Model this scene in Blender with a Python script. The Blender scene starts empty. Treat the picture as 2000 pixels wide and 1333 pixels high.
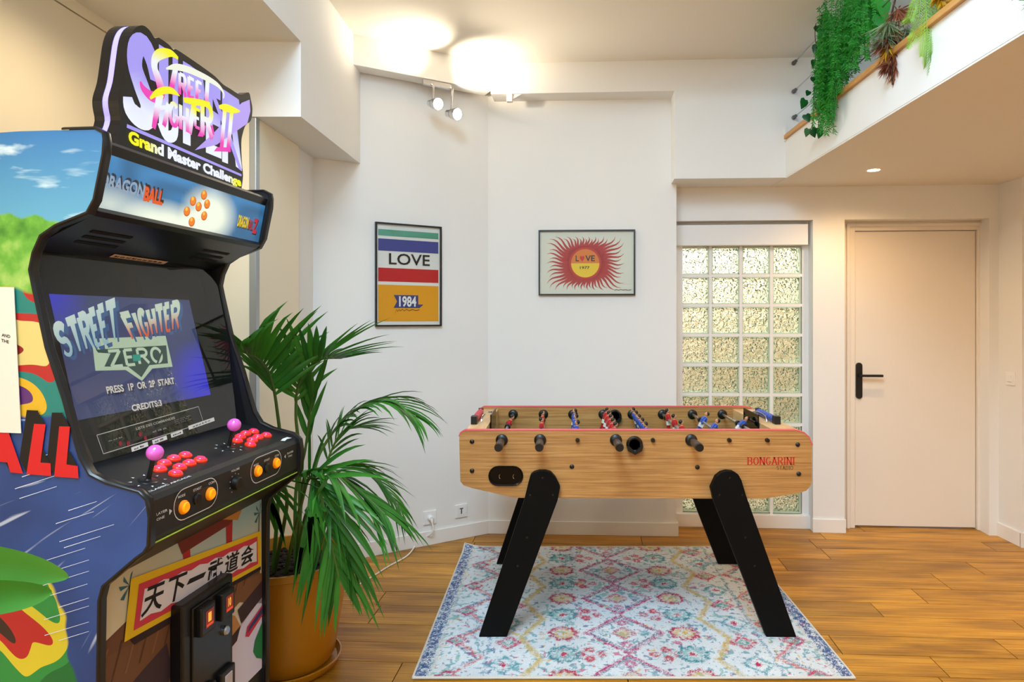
import bpy, bmesh, math, random
import numpy as np
from mathutils import Vector, Matrix
R = random.Random(7)
PI = math.pi
C = bpy.context.scene.collection
SC = bpy.context.scene

# ------------------------------------------------------------------ camera, sky, lights, exposure
FOC, PX, PY, EYE = 1270.0, 1085.0, 622.0, 1.39          # photograph taken as 2000 x 1333
cam = bpy.data.cameras.new('camera'); camo = bpy.data.objects.new('camera', cam); C.objects.link(camo)
camo.location = (0, 0, EYE); camo.rotation_euler = (PI/2, 0, 0)
cam.sensor_width = 36; cam.lens = FOC*36/2000
cam.shift_x = (1000-PX)/2000; cam.shift_y = (PY-666.5)/2000; cam.clip_start = 0.02
SC.camera = camo
SC.view_settings.view_transform = 'Standard'; SC.view_settings.look = 'None'
SC.view_settings.gamma = 1; SC.view_settings.use_curve_mapping = False
SC.view_settings.exposure = -0.08
w = bpy.data.worlds.new('world'); SC.world = w; w.use_nodes = True
w.node_tree.nodes['Background'].inputs[0].default_value = (0.70, 0.85, 1.0, 1)
w.node_tree.nodes['Background'].inputs[1].default_value = 0.55

def light(name, kind, loc, energy, col, target=None, **k):
    l = bpy.data.lights.new(name, kind); l.energy = energy; l.color = col
    for a, b in k.items(): setattr(l, a, b)
    o = bpy.data.objects.new(name, l); C.objects.link(o); o.location = loc
    if target is not None:
        o.rotation_euler = (Vector(target)-Vector(loc)).to_track_quat('-Z', 'Y').to_euler()
    return o
WARM = (1.0, 0.66, 0.33); WARM2 = (1.0, 0.80, 0.52)
light('left_warm_fill', 'POINT', (-1.35, -0.9, 1.55), 48, (1.0, 0.82, 0.58), shadow_soft_size=0.15)  # added warm fill for the left side, no lamp stands there
light('skylight', 'AREA', (-0.7, 0.3, 4.3), 255, (0.58, 0.80, 1.0), (0.3, 2.7, 0), shape='RECTANGLE', size=2.0, size_y=1.8)
light('high_daylight_fill', 'AREA', (-0.2, -2.2, 3.7), 74, (0.58, 0.80, 1.0), (0.3, 4.0, 1.3), shape='RECTANGLE', size=3.2, size_y=1.6)  # added cool frontal fill for the far walls, no window is built
light('mezzanine_downlight', 'SPOT', (1.83, 3.74, 2.235), 36, WARM, (1.83, 3.78, 0), spot_size=2.7, spot_blend=0.8, shadow_soft_size=0.035)
light('mezzanine_fill_near', 'SPOT', (2.3, 2.2, 2.235), 60, WARM, (2.3, 2.2, 0), spot_size=2.7, spot_blend=0.8, shadow_soft_size=0.035)  # unseen extra spot, added as warm fill under the mezzanine
light('mezzanine_fill_front', 'SPOT', (1.9, 0.5, 2.235), 42, WARM, (1.7, 0.6, 0), spot_size=2.7, spot_blend=0.8, shadow_soft_size=0.035)  # added out of view for warm bounce, no fitting here
light('soffit_downlight', 'SPOT', (-1.30, 0.3, 2.6), 36, WARM2, (-1.2, 0.3, 0), spot_size=2.7, spot_blend=0.8, shadow_soft_size=0.035)
light('soffit_downlight_far', 'SPOT', (-1.36, 2.2, 2.6), 24, WARM2, (-1.3, 2.2, 0), spot_size=2.8, spot_blend=0.8, shadow_soft_size=0.035)

# ------------------------------------------------------------------ helpers
def at(px, py, Y): return Vector(((px-PX)/FOC*Y, Y, EYE-(py-PY)/FOC*Y))
def lin(c):
    if isinstance(c, str):
        c = [int(c[i:i+2], 16)/255 for i in (0, 2, 4)]
    return tuple((x/12.92 if x <= 0.04045 else ((x+0.055)/1.055)**2.4) for x in c)
def mat(name, col, rough=0.5, metal=0.0, emit=None, es=1.0, spec=0.5, coat=0.0):
    m = bpy.data.materials.new(name); m.use_nodes = True
    b = m.node_tree.nodes['Principled BSDF']
    b.inputs['Base Color'].default_value = (*lin(col), 1)
    b.inputs['Roughness'].default_value = rough; b.inputs['Metallic'].default_value = metal
    b.inputs['Specular IOR Level'].default_value = spec
    if coat: b.inputs['Coat Weight'].default_value = coat
    if emit: b.inputs['Emission Color'].default_value = (*lin(emit), 1); b.inputs['Emission Strength'].default_value = es
    return m
def nodes(m): return m.node_tree.nodes, m.node_tree.links, m.node_tree.nodes['Principled BSDF']
def N(ns, t, **k):
    n = ns.new(t)
    for a, b in k.items(): setattr(n, a, b)
    return n
def ramp(ns, stops):
    r = ns.new('ShaderNodeValToRGB'); e = r.color_ramp.elements
    while len(e) < len(stops): e.new(0.5)
    for i, (p, c) in enumerate(stops): e[i].position = p; e[i].color = (*lin(c), 1)
    return r
def bumped(m, scale, strength, dist=0.01, coord='Object', stretch=(1, 1, 1), detail=3):
    ns, ls, b = nodes(m)
    tc = N(ns, 'ShaderNodeTexCoord'); mp = N(ns, 'ShaderNodeMapping'); mp.inputs['Scale'].default_value = stretch
    nz = N(ns, 'ShaderNodeTexNoise'); nz.inputs['Scale'].default_value = scale; nz.inputs['Detail'].default_value = detail
    bp = N(ns, 'ShaderNodeBump'); bp.inputs['Strength'].default_value = strength; bp.inputs['Distance'].default_value = dist
    ls.new(tc.outputs[coord], mp.inputs[0]); ls.new(mp.outputs[0], nz.inputs[0]); ls.new(nz.outputs[0], bp.inputs['Height']); ls.new(bp.outputs[0], b.inputs['Normal'])
    return m
def wood(name, c0, c1, c2, axis_scale, rough=0.45, rnd=0.0, coat=0.0):
    """long-grained wood, grain running along the axis with the small scale"""
    m = mat(name, c1, rough, coat=coat); ns, ls, b = nodes(m)
    tc = N(ns, 'ShaderNodeTexCoord'); oi = N(ns, 'ShaderNodeObjectInfo')
    ad = N(ns, 'ShaderNodeVectorMath', operation='MULTIPLY_ADD')
    ls.new(oi.outputs['Random'], ad.inputs[0]); ad.inputs[1].default_value = (17, 31, 11); ls.new(tc.outputs['Object'], ad.inputs[2])
    mp = N(ns, 'ShaderNodeMapping'); mp.inputs['Scale'].default_value = axis_scale; ls.new(ad.outputs[0], mp.inputs[0])
    n1 = N(ns, 'ShaderNodeTexNoise'); n1.inputs['Scale'].default_value = 1; n1.inputs['Detail'].default_value = 7; n1.inputs['Roughness'].default_value = 0.62; n1.inputs['Distortion'].default_value = 0.35
    ls.new(mp.outputs[0], n1.inputs[0])
    rp = ramp(ns, [(0.3, c0), (0.5, c1), (0.7, c2)]); ls.new(n1.outputs[0], rp.inputs[0])
    hs = N(ns, 'ShaderNodeHueSaturation'); ls.new(rp.outputs[0], hs.inputs['Color'])
    mr = N(ns, 'ShaderNodeMapRange'); mr.inputs[3].default_value = 1-rnd; mr.inputs[4].default_value = 1+rnd; ls.new(oi.outputs['Random'], mr.inputs[0])
    ls.new(mr.outputs[0], hs.inputs['Value'])
    n2 = N(ns, 'ShaderNodeTexNoise'); n2.inputs['Scale'].default_value = 2.2; n2.inputs['Detail'].default_value = 3; ls.new(ad.outputs[0], n2.inputs[0])
    mx = N(ns, 'ShaderNodeMix', data_type='RGBA', blend_type='MULTIPLY'); r2 = ramp(ns, [(0.35, 'b9b0a4'), (0.6, 'ffffff')]); ls.new(n2.outputs[0], r2.inputs[0])
    mx.inputs[0].default_value = 0.8 if rnd else 0.3
    ls.new(hs.outputs[0], mx.inputs[6]); ls.new(r2.outputs[0], mx.inputs[7]); ls.new(mx.outputs[2], b.inputs['Base Color'])
    bp = N(ns, 'ShaderNodeBump'); bp.inputs['Strength'].default_value = 0.12; bp.inputs['Distance'].default_value = 0.003; ls.new(n1.outputs[0], bp.inputs['Height']); ls.new(bp.outputs[0], b.inputs['Normal'])
    return m
def colmat(name, rough=0.5, emit=0.0, spec=0.4, noise=None):
    """flat print: colour comes from the mesh attribute Col"""
    m = mat(name, (1, 1, 1), rough, spec=spec); ns, ls, b = nodes(m)
    a = N(ns, 'ShaderNodeVertexColor', layer_name='Col'); out = a.outputs[0]
    if noise:
        nz = N(ns, 'ShaderNodeTexNoise'); nz.inputs['Scale'].default_value = noise[0]; nz.inputs['Detail'].default_value = 4
        tc = N(ns, 'ShaderNodeTexCoord'); ls.new(tc.outputs['Object'], nz.inputs[0])
        r = ramp(ns, [(0.3, noise[1]), (0.7, noise[2])]); ls.new(nz.outputs[0], r.inputs[0])
        mx = N(ns, 'ShaderNodeMix', data_type='RGBA', blend_type='MULTIPLY'); mx.inputs[0].default_value = 1
        ls.new(out, mx.inputs[6]); ls.new(r.outputs[0], mx.inputs[7]); out = mx.outputs[2]
    if emit:
        b.inputs['Base Color'].default_value = (0.01, 0.01, 0.01, 1)
        ls.new(out, b.inputs['Emission Color']); b.inputs['Emission Strength'].default_value = emit
    else: ls.new(out, b.inputs['Base Color'])
    return m

class MB:
    def __init__(s): s.v = []; s.f = []; s.m = []; s.c = []; s.col = False
    def add(s, vs, fs, mi=0, col=None):
        n = len(s.v); s.v += [tuple(x) for x in vs]
        if col is None: cs = [(1, 1, 1)]*len(vs)
        else:
            s.col = True; cs = list(col) if isinstance(col, list) else [col]*len(vs)
        s.c += cs
        for i, f in enumerate(fs):
            s.f.append([n+j for j in f]); s.m.append(mi[i] if isinstance(mi, (list, tuple)) else mi)
        return s
    def box(s, lo, hi, mi=0, M=None, bev=0.0):
        bm = bmesh.new(); bmesh.ops.create_cube(bm, size=1)
        for v in bm.verts: v.co = Vector([(lo[i]+hi[i])/2+v.co[i]*(hi[i]-lo[i]) for i in range(3)])
        if bev: bmesh.ops.bevel(bm, geom=list(bm.edges), offset=bev, segments=2, affect='EDGES', profile=0.6)
        return s.bm(bm, mi, M)
    def bm(s, bm, mi=0, M=None):
        bm.verts.index_update()
        vs = [(M @ v.co if M else v.co.copy()) for v in bm.verts]
        s.add(vs, [[v.index for v in f.verts] for f in bm.faces], mi); bm.free(); return s
    def sphere(s, c, r, mi=0, seg=12, sc=(1, 1, 1), M=None):
        bm = bmesh.new(); bmesh.ops.create_uvsphere(bm, u_segments=seg, v_segments=max(6, seg*2//3), radius=r)
        for v in bm.verts: v.co = Vector([c[i]+v.co[i]*sc[i] for i in range(3)])
        return s.bm(bm, mi, M)
    def prism(s, pts, t0, t1, fn, mi=0, mside=None, mback=None):
        """pts: CCW 2D outline; fn(a, b, t) -> point"""
        n = len(pts); vs = [fn(a, b, t0) for a, b in pts]+[fn(a, b, t1) for a, b in pts]
        fs = [list(range(n))[::-1], list(range(n, 2*n))]+[[i, (i+1) % n, n+(i+1) % n, n+i] for i in range(n)]
        ms = [mi, mi if mback is None else mback]+[mi if mside is None else mside]*n
        return s.add(vs, fs, ms)
    def tube(s, pts, r, seg=8, mi=0, col=None, caps=True):
        pts = [Vector(p) for p in pts]; n = len(pts); rs = r if isinstance(r, (list, tuple)) else [r]*n
        up = None; vs = []
        for i, p in enumerate(pts):
            t = (pts[min(i+1, n-1)]-pts[max(i-1, 0)]).normalized()
            if up is None: up = t.orthogonal().normalized()
            up = (up-t*up.dot(t)).normalized(); sd = t.cross(up)
            vs += [p+(up*math.cos(2*PI*k/seg)+sd*math.sin(2*PI*k/seg))*rs[i] for k in range(seg)]
        fs = [[i*seg+k, i*seg+(k+1) % seg, (i+1)*seg+(k+1) % seg, (i+1)*seg+k] for i in range(n-1) for k in range(seg)]
        if caps: fs += [list(range(seg))[::-1], [(n-1)*seg+k for k in range(seg)]]
        return s.add(vs, fs, mi, col)
    def cyl(s, a, b, r0, r1=None, seg=16, mi=0): return s.tube([a, b], [r0, r0 if r1 is None else r1], seg, mi)
    def lathe(s, prof, c, seg=32, mi=0, axis='z'):
        vs = []
        for r, h in prof:
            for k in range(seg):
                x, y = r*math.cos(2*PI*k/seg), r*math.sin(2*PI*k/seg)
                p = (x, y, h) if axis == 'z' else ((x, -h, y) if axis == 'y' else (h, x, y))
                vs.append(Vector(c)+Vector(p))
        n = len(prof)
        fs = [[i*seg+k, i*seg+(k+1) % seg, (i+1)*seg+(k+1) % seg, (i+1)*seg+k] for i in range(n-1) for k in range(seg)]
        if prof[0][0] > 1e-6: fs.append(list(range(seg))[::-1])
        if prof[-1][0] > 1e-6: fs.append([(n-1)*seg+k for k in range(seg)])
        return s.add(vs, fs, mi)
    def build(s, name, mats, parent=None, smooth=False, ang=40):
        me = bpy.data.meshes.new(name); me.from_pydata(s.v, [], s.f)
        for mm in (mats if isinstance(mats, (list, tuple)) else [mats]): me.materials.append(mm)
        if any(s.m): me.polygons.foreach_set('material_index', s.m)
        if s.col:
            a = me.color_attributes.new('Col', 'FLOAT_COLOR', 'POINT')
            a.data.foreach_set('color', np.hstack([np.array(s.c, dtype=np.float32), np.ones((len(s.c), 1), np.float32)]).ravel())
        if smooth:
            me.polygons.foreach_set('use_smooth', [True]*len(s.f)); me.set_sharp_from_angle(angle=math.radians(ang))
        me.update(); o = bpy.data.objects.new(name, me); C.objects.link(o)
        if parent: o.parent = parent
        return o
def fix_normals(o):
    bm = bmesh.new(); bm.from_mesh(o.data); bmesh.ops.recalc_face_normals(bm, faces=bm.faces); bm.to_mesh(o.data); bm.free(); return o
def tag(o, label, cat, group=None, kind=None):
    o['label'] = label; o['category'] = cat
    if group: o['group'] = group
    if kind: o['kind'] = kind
    return o
def struct(o): o['kind'] = 'structure'; return o
def thing(name, label, cat, loc=(0, 0, 0), rz=0.0, group=None):
    o = bpy.data.objects.new(name, None); C.objects.link(o); o.location = loc; o.rotation_euler = (0, 0, rz); o.empty_display_size = 0.05
    return tag(o, label, cat, group)
def dup(o, parent=None, **k):
    c = o.copy(); C.objects.link(c)
    if parent: c.parent = parent
    for a, b in k.items(): setattr(c, a, b)
    return c

def scribble(mb, x0, x1, y0, y1, g, col, words=3):
    """print too small to read: a row of short dashes"""
    n = max(3, int(words*4)); x = 0.0; st = 1/n
    for i in range(n):
        if i % 4 != 3 or words < 1.5: a, b = x0+(x1-x0)*i*st, x0+(x1-x0)*(i+R.uniform(.6, .85))*st; h = R.uniform(.55, 1); put_poly(mb, [(a, y0), (b, y0), (b, y0+(y1-y0)*h), (a, y0+(y1-y0)*h)], g, col)
# flat lettering ------------------------------------------------------------------------------
_TX = {}
def text_shape(s, bold=0.0, res=3):
    key = (s, bold)
    if key in _TX: return _TX[key]
    cu = bpy.data.curves.new('t', 'FONT'); cu.body = s; cu.offset = bold; cu.resolution_u = res; cu.fill_mode = 'FRONT'
    o = bpy.data.objects.new('t', cu); C.objects.link(o); bpy.context.view_layer.update()
    ev = o.evaluated_get(bpy.context.evaluated_depsgraph_get()); me = ev.to_mesh()
    vs = np.array([v.co[:2] for v in me.vertices]) if len(me.vertices) else np.zeros((0, 2)); fs = [list(p.vertices) for p in me.polygons]
    ev.to_mesh_clear(); bpy.data.objects.remove(o); bpy.data.curves.remove(cu)
    if len(vs):
        lo, hi = vs.min(0), vs.max(0); asp = (hi-lo)[0]/max((hi-lo)[1], 1e-6); vs = (vs-lo)/np.maximum(hi-lo, 1e-6)
    else: asp = 1
    _TX[key] = (vs, fs, asp); return _TX[key]
def quadmap(c00, c10, c11, c01, fn=None):
    c00, c10, c11, c01 = [Vector(c) for c in (c00, c10, c11, c01)]
    def g(a, b):
        p = c00*(1-a)*(1-b)+c10*a*(1-b)+c11*a*b+c01*(1-a)*b
        return fn(p) if fn else p
    return g
def put_text(mb, s, g, col, bold=0.0, mi=0):
    vs, fs, _ = text_shape(s, bold)
    if not len(vs): return
    cs = [col(a, b) for a, b in vs] if callable(col) else col
    mb.add([g(a, b) for a, b in vs], fs, mi, cs)
def put_poly(mb, pts, g, col, mi=0):
    mb.add([g(a, b) for a, b in pts], [list(range(len(pts)))], mi, col)
ARC = lambda cx, cy, rx, ry, a0, a1, n=10: [(cx+rx*math.cos(math.radians(a0+(a1-a0)*i/n)), cy+ry*math.sin(math.radians(a0+(a1-a0)*i/n))) for i in range(n+1)]
GL = {
 'S': [ARC(.5, .74, .36, .26, 25, 250, 9)+ARC(.5, .26, .36, .26, 70, -155, 9)],
 'T': [[(0, 1), (1, 1)], [(.5, 1), (.5, 0)]],
 'R': [[(.12, 0), (.12, 1)], [(.12, 1), (.55, 1)]+ARC(.58, .76, .32, .24, 80, -80, 6)+[(.12, .52)], [(.5, .52), (.95, 0)]],
 'E': [[(.12, 0), (.12, 1)], [(.12, 1), (.9, 1)], [(.12, .52), (.75, .52)], [(.12, 0), (.9, 0)]],
 'F': [[(.15, 0), (.15, 1)], [(.0, 1), (.95, 1)], [(.15, .55), (.8, .55)]],
 'I': [[(.5, 0), (.5, 1)]],
 'G': [ARC(.5, .5, .4, .5, 45, 315, 14)+[(.88, .45), (.55, .45)]],
 'H': [[(.12, 0), (.12, 1)], [(.88, 0), (.88, 1)], [(.12, .5), (.88, .5)]],
 'O': [ARC(.5, .5, .42, .5, 0, 360, 18)],
 'N': [[(.12, 0), (.12, 1)], [(.12, 1), (.88, 0)], [(.88, 0), (.88, 1)]],
 'B': [[(.12, 0), (.12, 1)], [(.12, 1), (.55, 1)]+ARC(.58, .76, .28, .24, 80, -80, 6)+[(.12, .52)], [(.55, .52)]+ARC(.58, .26, .33, .26, 80, -80, 6)+[(.12, 0)]],
 'A': [[(.05, 0), (.5, 1)], [(.5, 1), (.95, 0)], [(.22, .36), (.78, .36)]],
 'D': [[(.12, 0), (.12, 1)], [(.12, 1), (.45, 1)]+ARC(.45, .5, .43, .5, 80, -80, 10)+[(.12, 0)]],
 'L': [[(.12, 1), (.12, 0)], [(.12, 0), (.9, 0)]],
 'U': [[(.12, 1)]+ARC(.5, .34, .38, .34, 180, 360, 10)+[(.88, 1)]],
 'P': [[(.12, 0), (.12, 1)], [(.12, 1), (.55, 1)]+ARC(.58, .74, .32, .26, 80, -80, 6)+[(.12, .48)]],
 'Z': [[(.05, 1), (.95, 1)], [(.95, 1), (.05, 0)], [(.05, 0), (.95, 0)]],
}
WID = {'I': .38, 'L': .85, 'E': .85, 'F': .85, 'S': .9, 'O': 1.1, 'G': 1.05, 'N': 1.05}
def strokes(mb, s, g, col, thick=.2, thin=.12, serif=0.0, taper=0.0, asp=1.0, mi=0, big=None):
    """stroke lettering in the unit square: thick uprights, thin bars, optional serifs or brush taper"""
    ws = [WID.get(ch, 1.0)*(1 if big is None else big.get(i, 1.0)) for i, ch in enumerate(s)]; gap = .22
    tot = sum(ws)+gap*(len(s)-1); x = 0.0; k = 1/(tot)
    def emit(pts, cs):
        mb.add([g(min(max(a, -.3), 1.3), b) for a, b in pts], [list(range(len(pts)))], mi, [col(a, b) for a, b in pts] if callable(col) else col)
    for i, ch in enumerate(s):
        wd = ws[i]
        for pl in GL[ch]:
            sub = []
            for (x0, y0), (x1, y1) in zip(pl[:-1], pl[1:]):
                n = 4 if abs(y1-y0) > .5 else 1
                sub += [(x0+(x1-x0)*q/n, y0+(y1-y0)*q/n) for q in range(n)]
            sub.append(pl[-1])
            P = [((x+px*wd)*k, py) for px, py in sub]
            L = []; Rr = []
            for j, (a, b) in enumerate(P):
                a0, b0 = P[max(j-1, 0)]; a1, b1 = P[min(j+1, len(P)-1)]
                dx, dy = (a1-a0)/k, (b1-b0)*asp; ln = math.hypot(dx, dy) or 1; dx /= ln; dy /= ln
                wdt = (thin+(thick-thin)*abs(dy))*(1-taper+2*taper*b)/2
                L.append((a-dy*wdt*k, b+dx*wdt/asp)); Rr.append((a+dy*wdt*k, b-dx*wdt/asp))
            for j in range(len(P)-1): emit([L[j], Rr[j], Rr[j+1], L[j+1]], None)
            if serif and len(pl) == 2:
                for (a, b) in (P[0], P[-1]):
                    if (b < .02 or b > .98) and abs(pl[0][1]-pl[1][1]) > .5:
                        emit([(a-serif*k, b-.03), (a+serif*k, b-.03), (a+serif*k, b+.03), (a-serif*k, b+.03)], None)
        x += wd+gap

# ------------------------------------------------------------------ materials
M_wall = bumped(mat('wall_paint', 'eceae6', 0.85, spec=0.2), 90, 0.05, 0.002)
M_cream = bumped(mat('cream_paint_and_lamplight', 'f3e8cf', 0.75, spec=0.25), 90, 0.04, 0.002)
M_trim = mat('white_gloss_paint', 'eeebe6', 0.4)
M_ceil = bumped(mat('ceiling_paint', 'e9e4da', 0.9, spec=0.15), 60, 0.04, 0.002)
M_door = mat('door_paint', 'ece2d4', 0.55)
M_floor = wood('oak_floor', '8c540a', 'c4861c', 'e0aa44', (2.6, 38, 8), 0.4, 0.18)
M_gap = mat('dark_gap', '3a2412', 0.9)
M_tablewood = wood('oak_laminate', '94683a', 'b8854a', 'cc9e64', (3.0, 90, 130), 0.45)
M_endwood = wood('beech_board', 'c79a62', 'd8b07c', 'e6c79b', (20, 3, 20), 0.5)
M_strip = wood('pine_strip', 'b07a3c', 'cf9550', 'e0b070', (20, 3, 20), 0.5)
M_black = mat('black_plastic', '0c0c0d', 0.38)
M_blackpaint = bumped(mat('black_lacquer', '050505', 0.6, spec=0.15), 300, 0.05, 0.001)
M_satin = mat('black_satin', '111113', 0.3)
M_deck = bumped(mat('textured_black', '19191b', 0.45), 500, 0.1, 0.001)
M_chrome = mat('chrome', 'd9d9dc', 0.12, 1.0)
M_steel = mat('brushed_steel', 'b9bbbd', 0.3, 1.0)
M_alu = mat('aluminium', 'b4bcc2', 0.35, 0.7)
M_pink = mat('pink_red_edging', 'e0505f', 0.4)
M_redp = mat('red_plastic', 'd01a2e', 0.3); M_bluep = mat('blue_plastic', '1e4fb8', 0.3)
M_redpl = mat('red_player', 'b81520', 0.35); M_bluepl = mat('blue_player', '2050b0', 0.35); M_whitepl = mat('white_player', 'e8e6e2', 0.4)
M_skin = mat('player_skin', 'c98e68', 0.5); M_hair = mat('player_hair', '1a120e', 0.5)
M_handle = mat('brown_black_handle', '2a2522', 0.35)
M_green = mat('table_field', '2f6a3a', 0.7)
M_white = mat('white_plastic', 'f0eeea', 0.3)
M_print = colmat('print', 0.45); M_printm = colmat('matt_print', 0.7)
M_lit = colmat('backlit_print', 0.35, emit=1.06); M_lcd = colmat('screen_print', 0.3, emit=0.85)
M_pot = bumped(mat('ochre_glazed_pot', 'b87a12', 0.3, coat=0.3), 14, 0.04, 0.01)
M_soil = bumped(mat('bark_mulch', '2b1a10', 0.95), 60, 1.0, 0.03)
M_paper = mat('paper', 'e2dccd', 0.8)
M_tube = mat('downlight_glow', 'fff4e0', 0.4, emit='fff0d8', es=12)
M_bulb = mat('halogen_glow', 'fff4e0', 0.4, emit='fff2dc', es=30)
def leafmat(name, c0, c1, rough=0.4, trans=0.25):
    m = mat(name, c0, rough); ns, ls, b = nodes(m)
    oi = N(ns, 'ShaderNodeObjectInfo'); nz = N(ns, 'ShaderNodeTexNoise'); nz.inputs['Scale'].default_value = 9
    tc = N(ns, 'ShaderNodeTexCoord'); ls.new(tc.outputs['Object'], nz.inputs[0])
    ad = N(ns, 'ShaderNodeMath', operation='ADD'); ls.new(oi.outputs['Random'], ad.inputs[0]); ls.new(nz.outputs[0], ad.inputs[1])
    sb = N(ns, 'ShaderNodeMath', operation='MULTIPLY'); sb.inputs[1].default_value = 0.5; ls.new(ad.outputs[0], sb.inputs[0])
    r = ramp(ns, [(0.2, c0), (0.8, c1)]); ls.new(sb.outputs[0], r.inputs[0]); ls.new(r.outputs[0], b.inputs['Base Color'])
    tr = N(ns, 'ShaderNodeBsdfTranslucent'); ls.new(r.outputs[0], tr.inputs[0])
    mx = N(ns, 'ShaderNodeMixShader'); mx.inputs[0].default_value = trans
    ls.new(b.outputs[0], mx.inputs[1]); ls.new(tr.outputs[0], mx.inputs[2]); ls.new(mx.outputs[0], ns['Material Output'].inputs[0])
    return m
M_palm = leafmat('palm_leaf', '1d5a1c', '3f8a2a'); M_palmstem = leafmat('palm_stem', '3a5a1e', '5c7a2e', trans=0.0)
M_fern = leafmat('fern_leaf', '138018', '3fae2a'); M_ivy = leafmat('ivy_leaf', '0c4a1e', '1c6a2c'); M_lime = leafmat('lime_fern', '3f9a3a', 'b4d84a')
M_rust = leafmat('rust_grass', '6a3222', 'a8603a', 0.6); M_teal = leafmat('grey_green_grass', '4a6a58', '8a9a6a', 0.6); M_ochre = leafmat('ochre_leaf', 'b07a10', 'd0a020')
M_fore = leafmat('broad_leaf', '3f8f30', '62b048', 0.35); M_twig = mat('twig', '3a2a1a', 0.8)

def mix_glass(name, tint, glossy_rough=0.0, fac=None):
    m = bpy.data.materials.new(name); m.use_nodes = True; ns = m.node_tree.nodes; ls = m.node_tree.links; ns.remove(ns['Principled BSDF'])
    t = N(ns, 'ShaderNodeBsdfTransparent'); t.inputs[0].default_value = (*tint, 1); g = N(ns, 'ShaderNodeBsdfGlossy'); g.inputs['Roughness'].default_value = glossy_rough
    fr = N(ns, 'ShaderNodeFresnel'); mx = N(ns, 'ShaderNodeMixShader'); ge = N(ns, 'ShaderNodeNewGeometry'); mr = N(ns, 'ShaderNodeMapRange'); mr.inputs[3].default_value = 1.5; mr.inputs[4].default_value = 1/1.5; ls.new(ge.outputs['Backfacing'], mr.inputs[0]); ls.new(mr.outputs[0], fr.inputs[0])
    ls.new(fr.outputs[0], mx.inputs[0]); ls.new(t.outputs[0], mx.inputs[1]); ls.new(g.outputs[0], mx.inputs[2]); ls.new(mx.outputs[0], ns['Material Output'].inputs[0])
    return m
M_pane = mix_glass('clear_pane', (0.97, 0.98, 0.97)); M_screen_glass = mix_glass('screen_glass', (0.82, 0.83, 0.85)); M_smoke = mix_glass('smoked_acrylic', (0.07, 0.11, 0.12))
def blockglass():
    m = mat('rippled_glass', 'fbfcf6', 0.05); ns, ls, b = nodes(m)
    b.inputs['Transmission Weight'].default_value = 1.0; b.inputs['IOR'].default_value = 1.4
    tc = N(ns, 'ShaderNodeTexCoord'); v = N(ns, 'ShaderNodeTexNoise'); v.inputs['Scale'].default_value = 62; v.inputs['Detail'].default_value = 1.0
    oi = N(ns, 'ShaderNodeObjectInfo'); ad = N(ns, 'ShaderNodeVectorMath', operation='MULTIPLY_ADD'); ls.new(oi.outputs['Random'], ad.inputs[0]); ad.inputs[1].default_value = (9, 7, 5); ls.new(tc.outputs['Object'], ad.inputs[2]); ls.new(ad.outputs[0], v.inputs[0])
    bp = N(ns, 'ShaderNodeBump'); bp.inputs['Strength'].default_value = 1.0; bp.inputs['Distance'].default_value = 0.03
    ls.new(v.outputs[0], bp.inputs['Height']); ls.new(bp.outputs[0], b.inputs['Normal'])
    return m
M_block = blockglass(); M_blockrim = mat('glass_block_rim', 'c3d8c2', 0.2)

# ------------------------------------------------------------------ setting
def wallseg(mb, p0, p1, z0, z1, t, mi=0, bev=0.0):
    """upright slab: face on the line p0-p1 (seen with p0 on the left), thickness t going away"""
    p0 = Vector(p0); p1 = Vector(p1); e = (p1-p0).normalized(); L = (p1-p0).length
    M = Matrix(((e.x, -e.y, 0, p0.x), (e.y, e.x, 0, p0.y), (0, 0, 1, 0), (0, 0, 0, 1)))
    return mb.box((0, min(0, t), z0), (L, max(0, t), z1), mi, M, bev)
def onwall(p0, p1):
    p0 = Vector(p0); p1 = Vector(p1); e = (p1-p0).normalized(); return e, math.atan2(e.y, e.x)
def S(name, mb, m, parent=None, smooth=False):
    o = mb.build(name, m, parent, smooth)
    return o if parent else struct(o)

# floor: boards laid parallel to the door wall
th = math.atan(-0.052)
fl = S('floor', MB().box((-2.2, -2.7, -0.06), (3.6, 4.75, -0.012)), M_gap)
rows = [4.75, 4.49, 4.328, 4.168, 4.003, 3.825, 3.641, 3.428, 3.255, 3.10, 2.91, 2.747, 2.59]
while rows[-1] > -2.6: rows.append(rows[-1]-0.17)
proto = None
for i in range(len(rows)-1):
    y1, y0 = rows[i], rows[i+1]; x = -2.3-R.random()*0.9
    while x < 3.7:
        L = R.choice((0.7, 0.9, 1.05, 1.2)); x0, x1 = max(x, -2.3), min(x+L, 3.7); x += L
        if x1-x0 < 0.03: continue
        if proto is None:
            proto = MB().box((-.5, -.5, -0.012), (.5, .5, 0.0), 0, None, 0.0).build('plank', M_floor)
            o = proto; o.parent = fl
        else: o = dup(proto, fl)
        cx, cy = (x0+x1)/2, (y0+y1)/2
        o.location = (cx*math.cos(th)-cy*math.sin(th), cx*math.sin(th)+cy*math.cos(th), R.uniform(-0.0006, 0.0))
        o.rotation_euler = (0, 0, th); o.scale = (x1-x0-0.004, y1-y0-0.004, 1)

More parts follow.
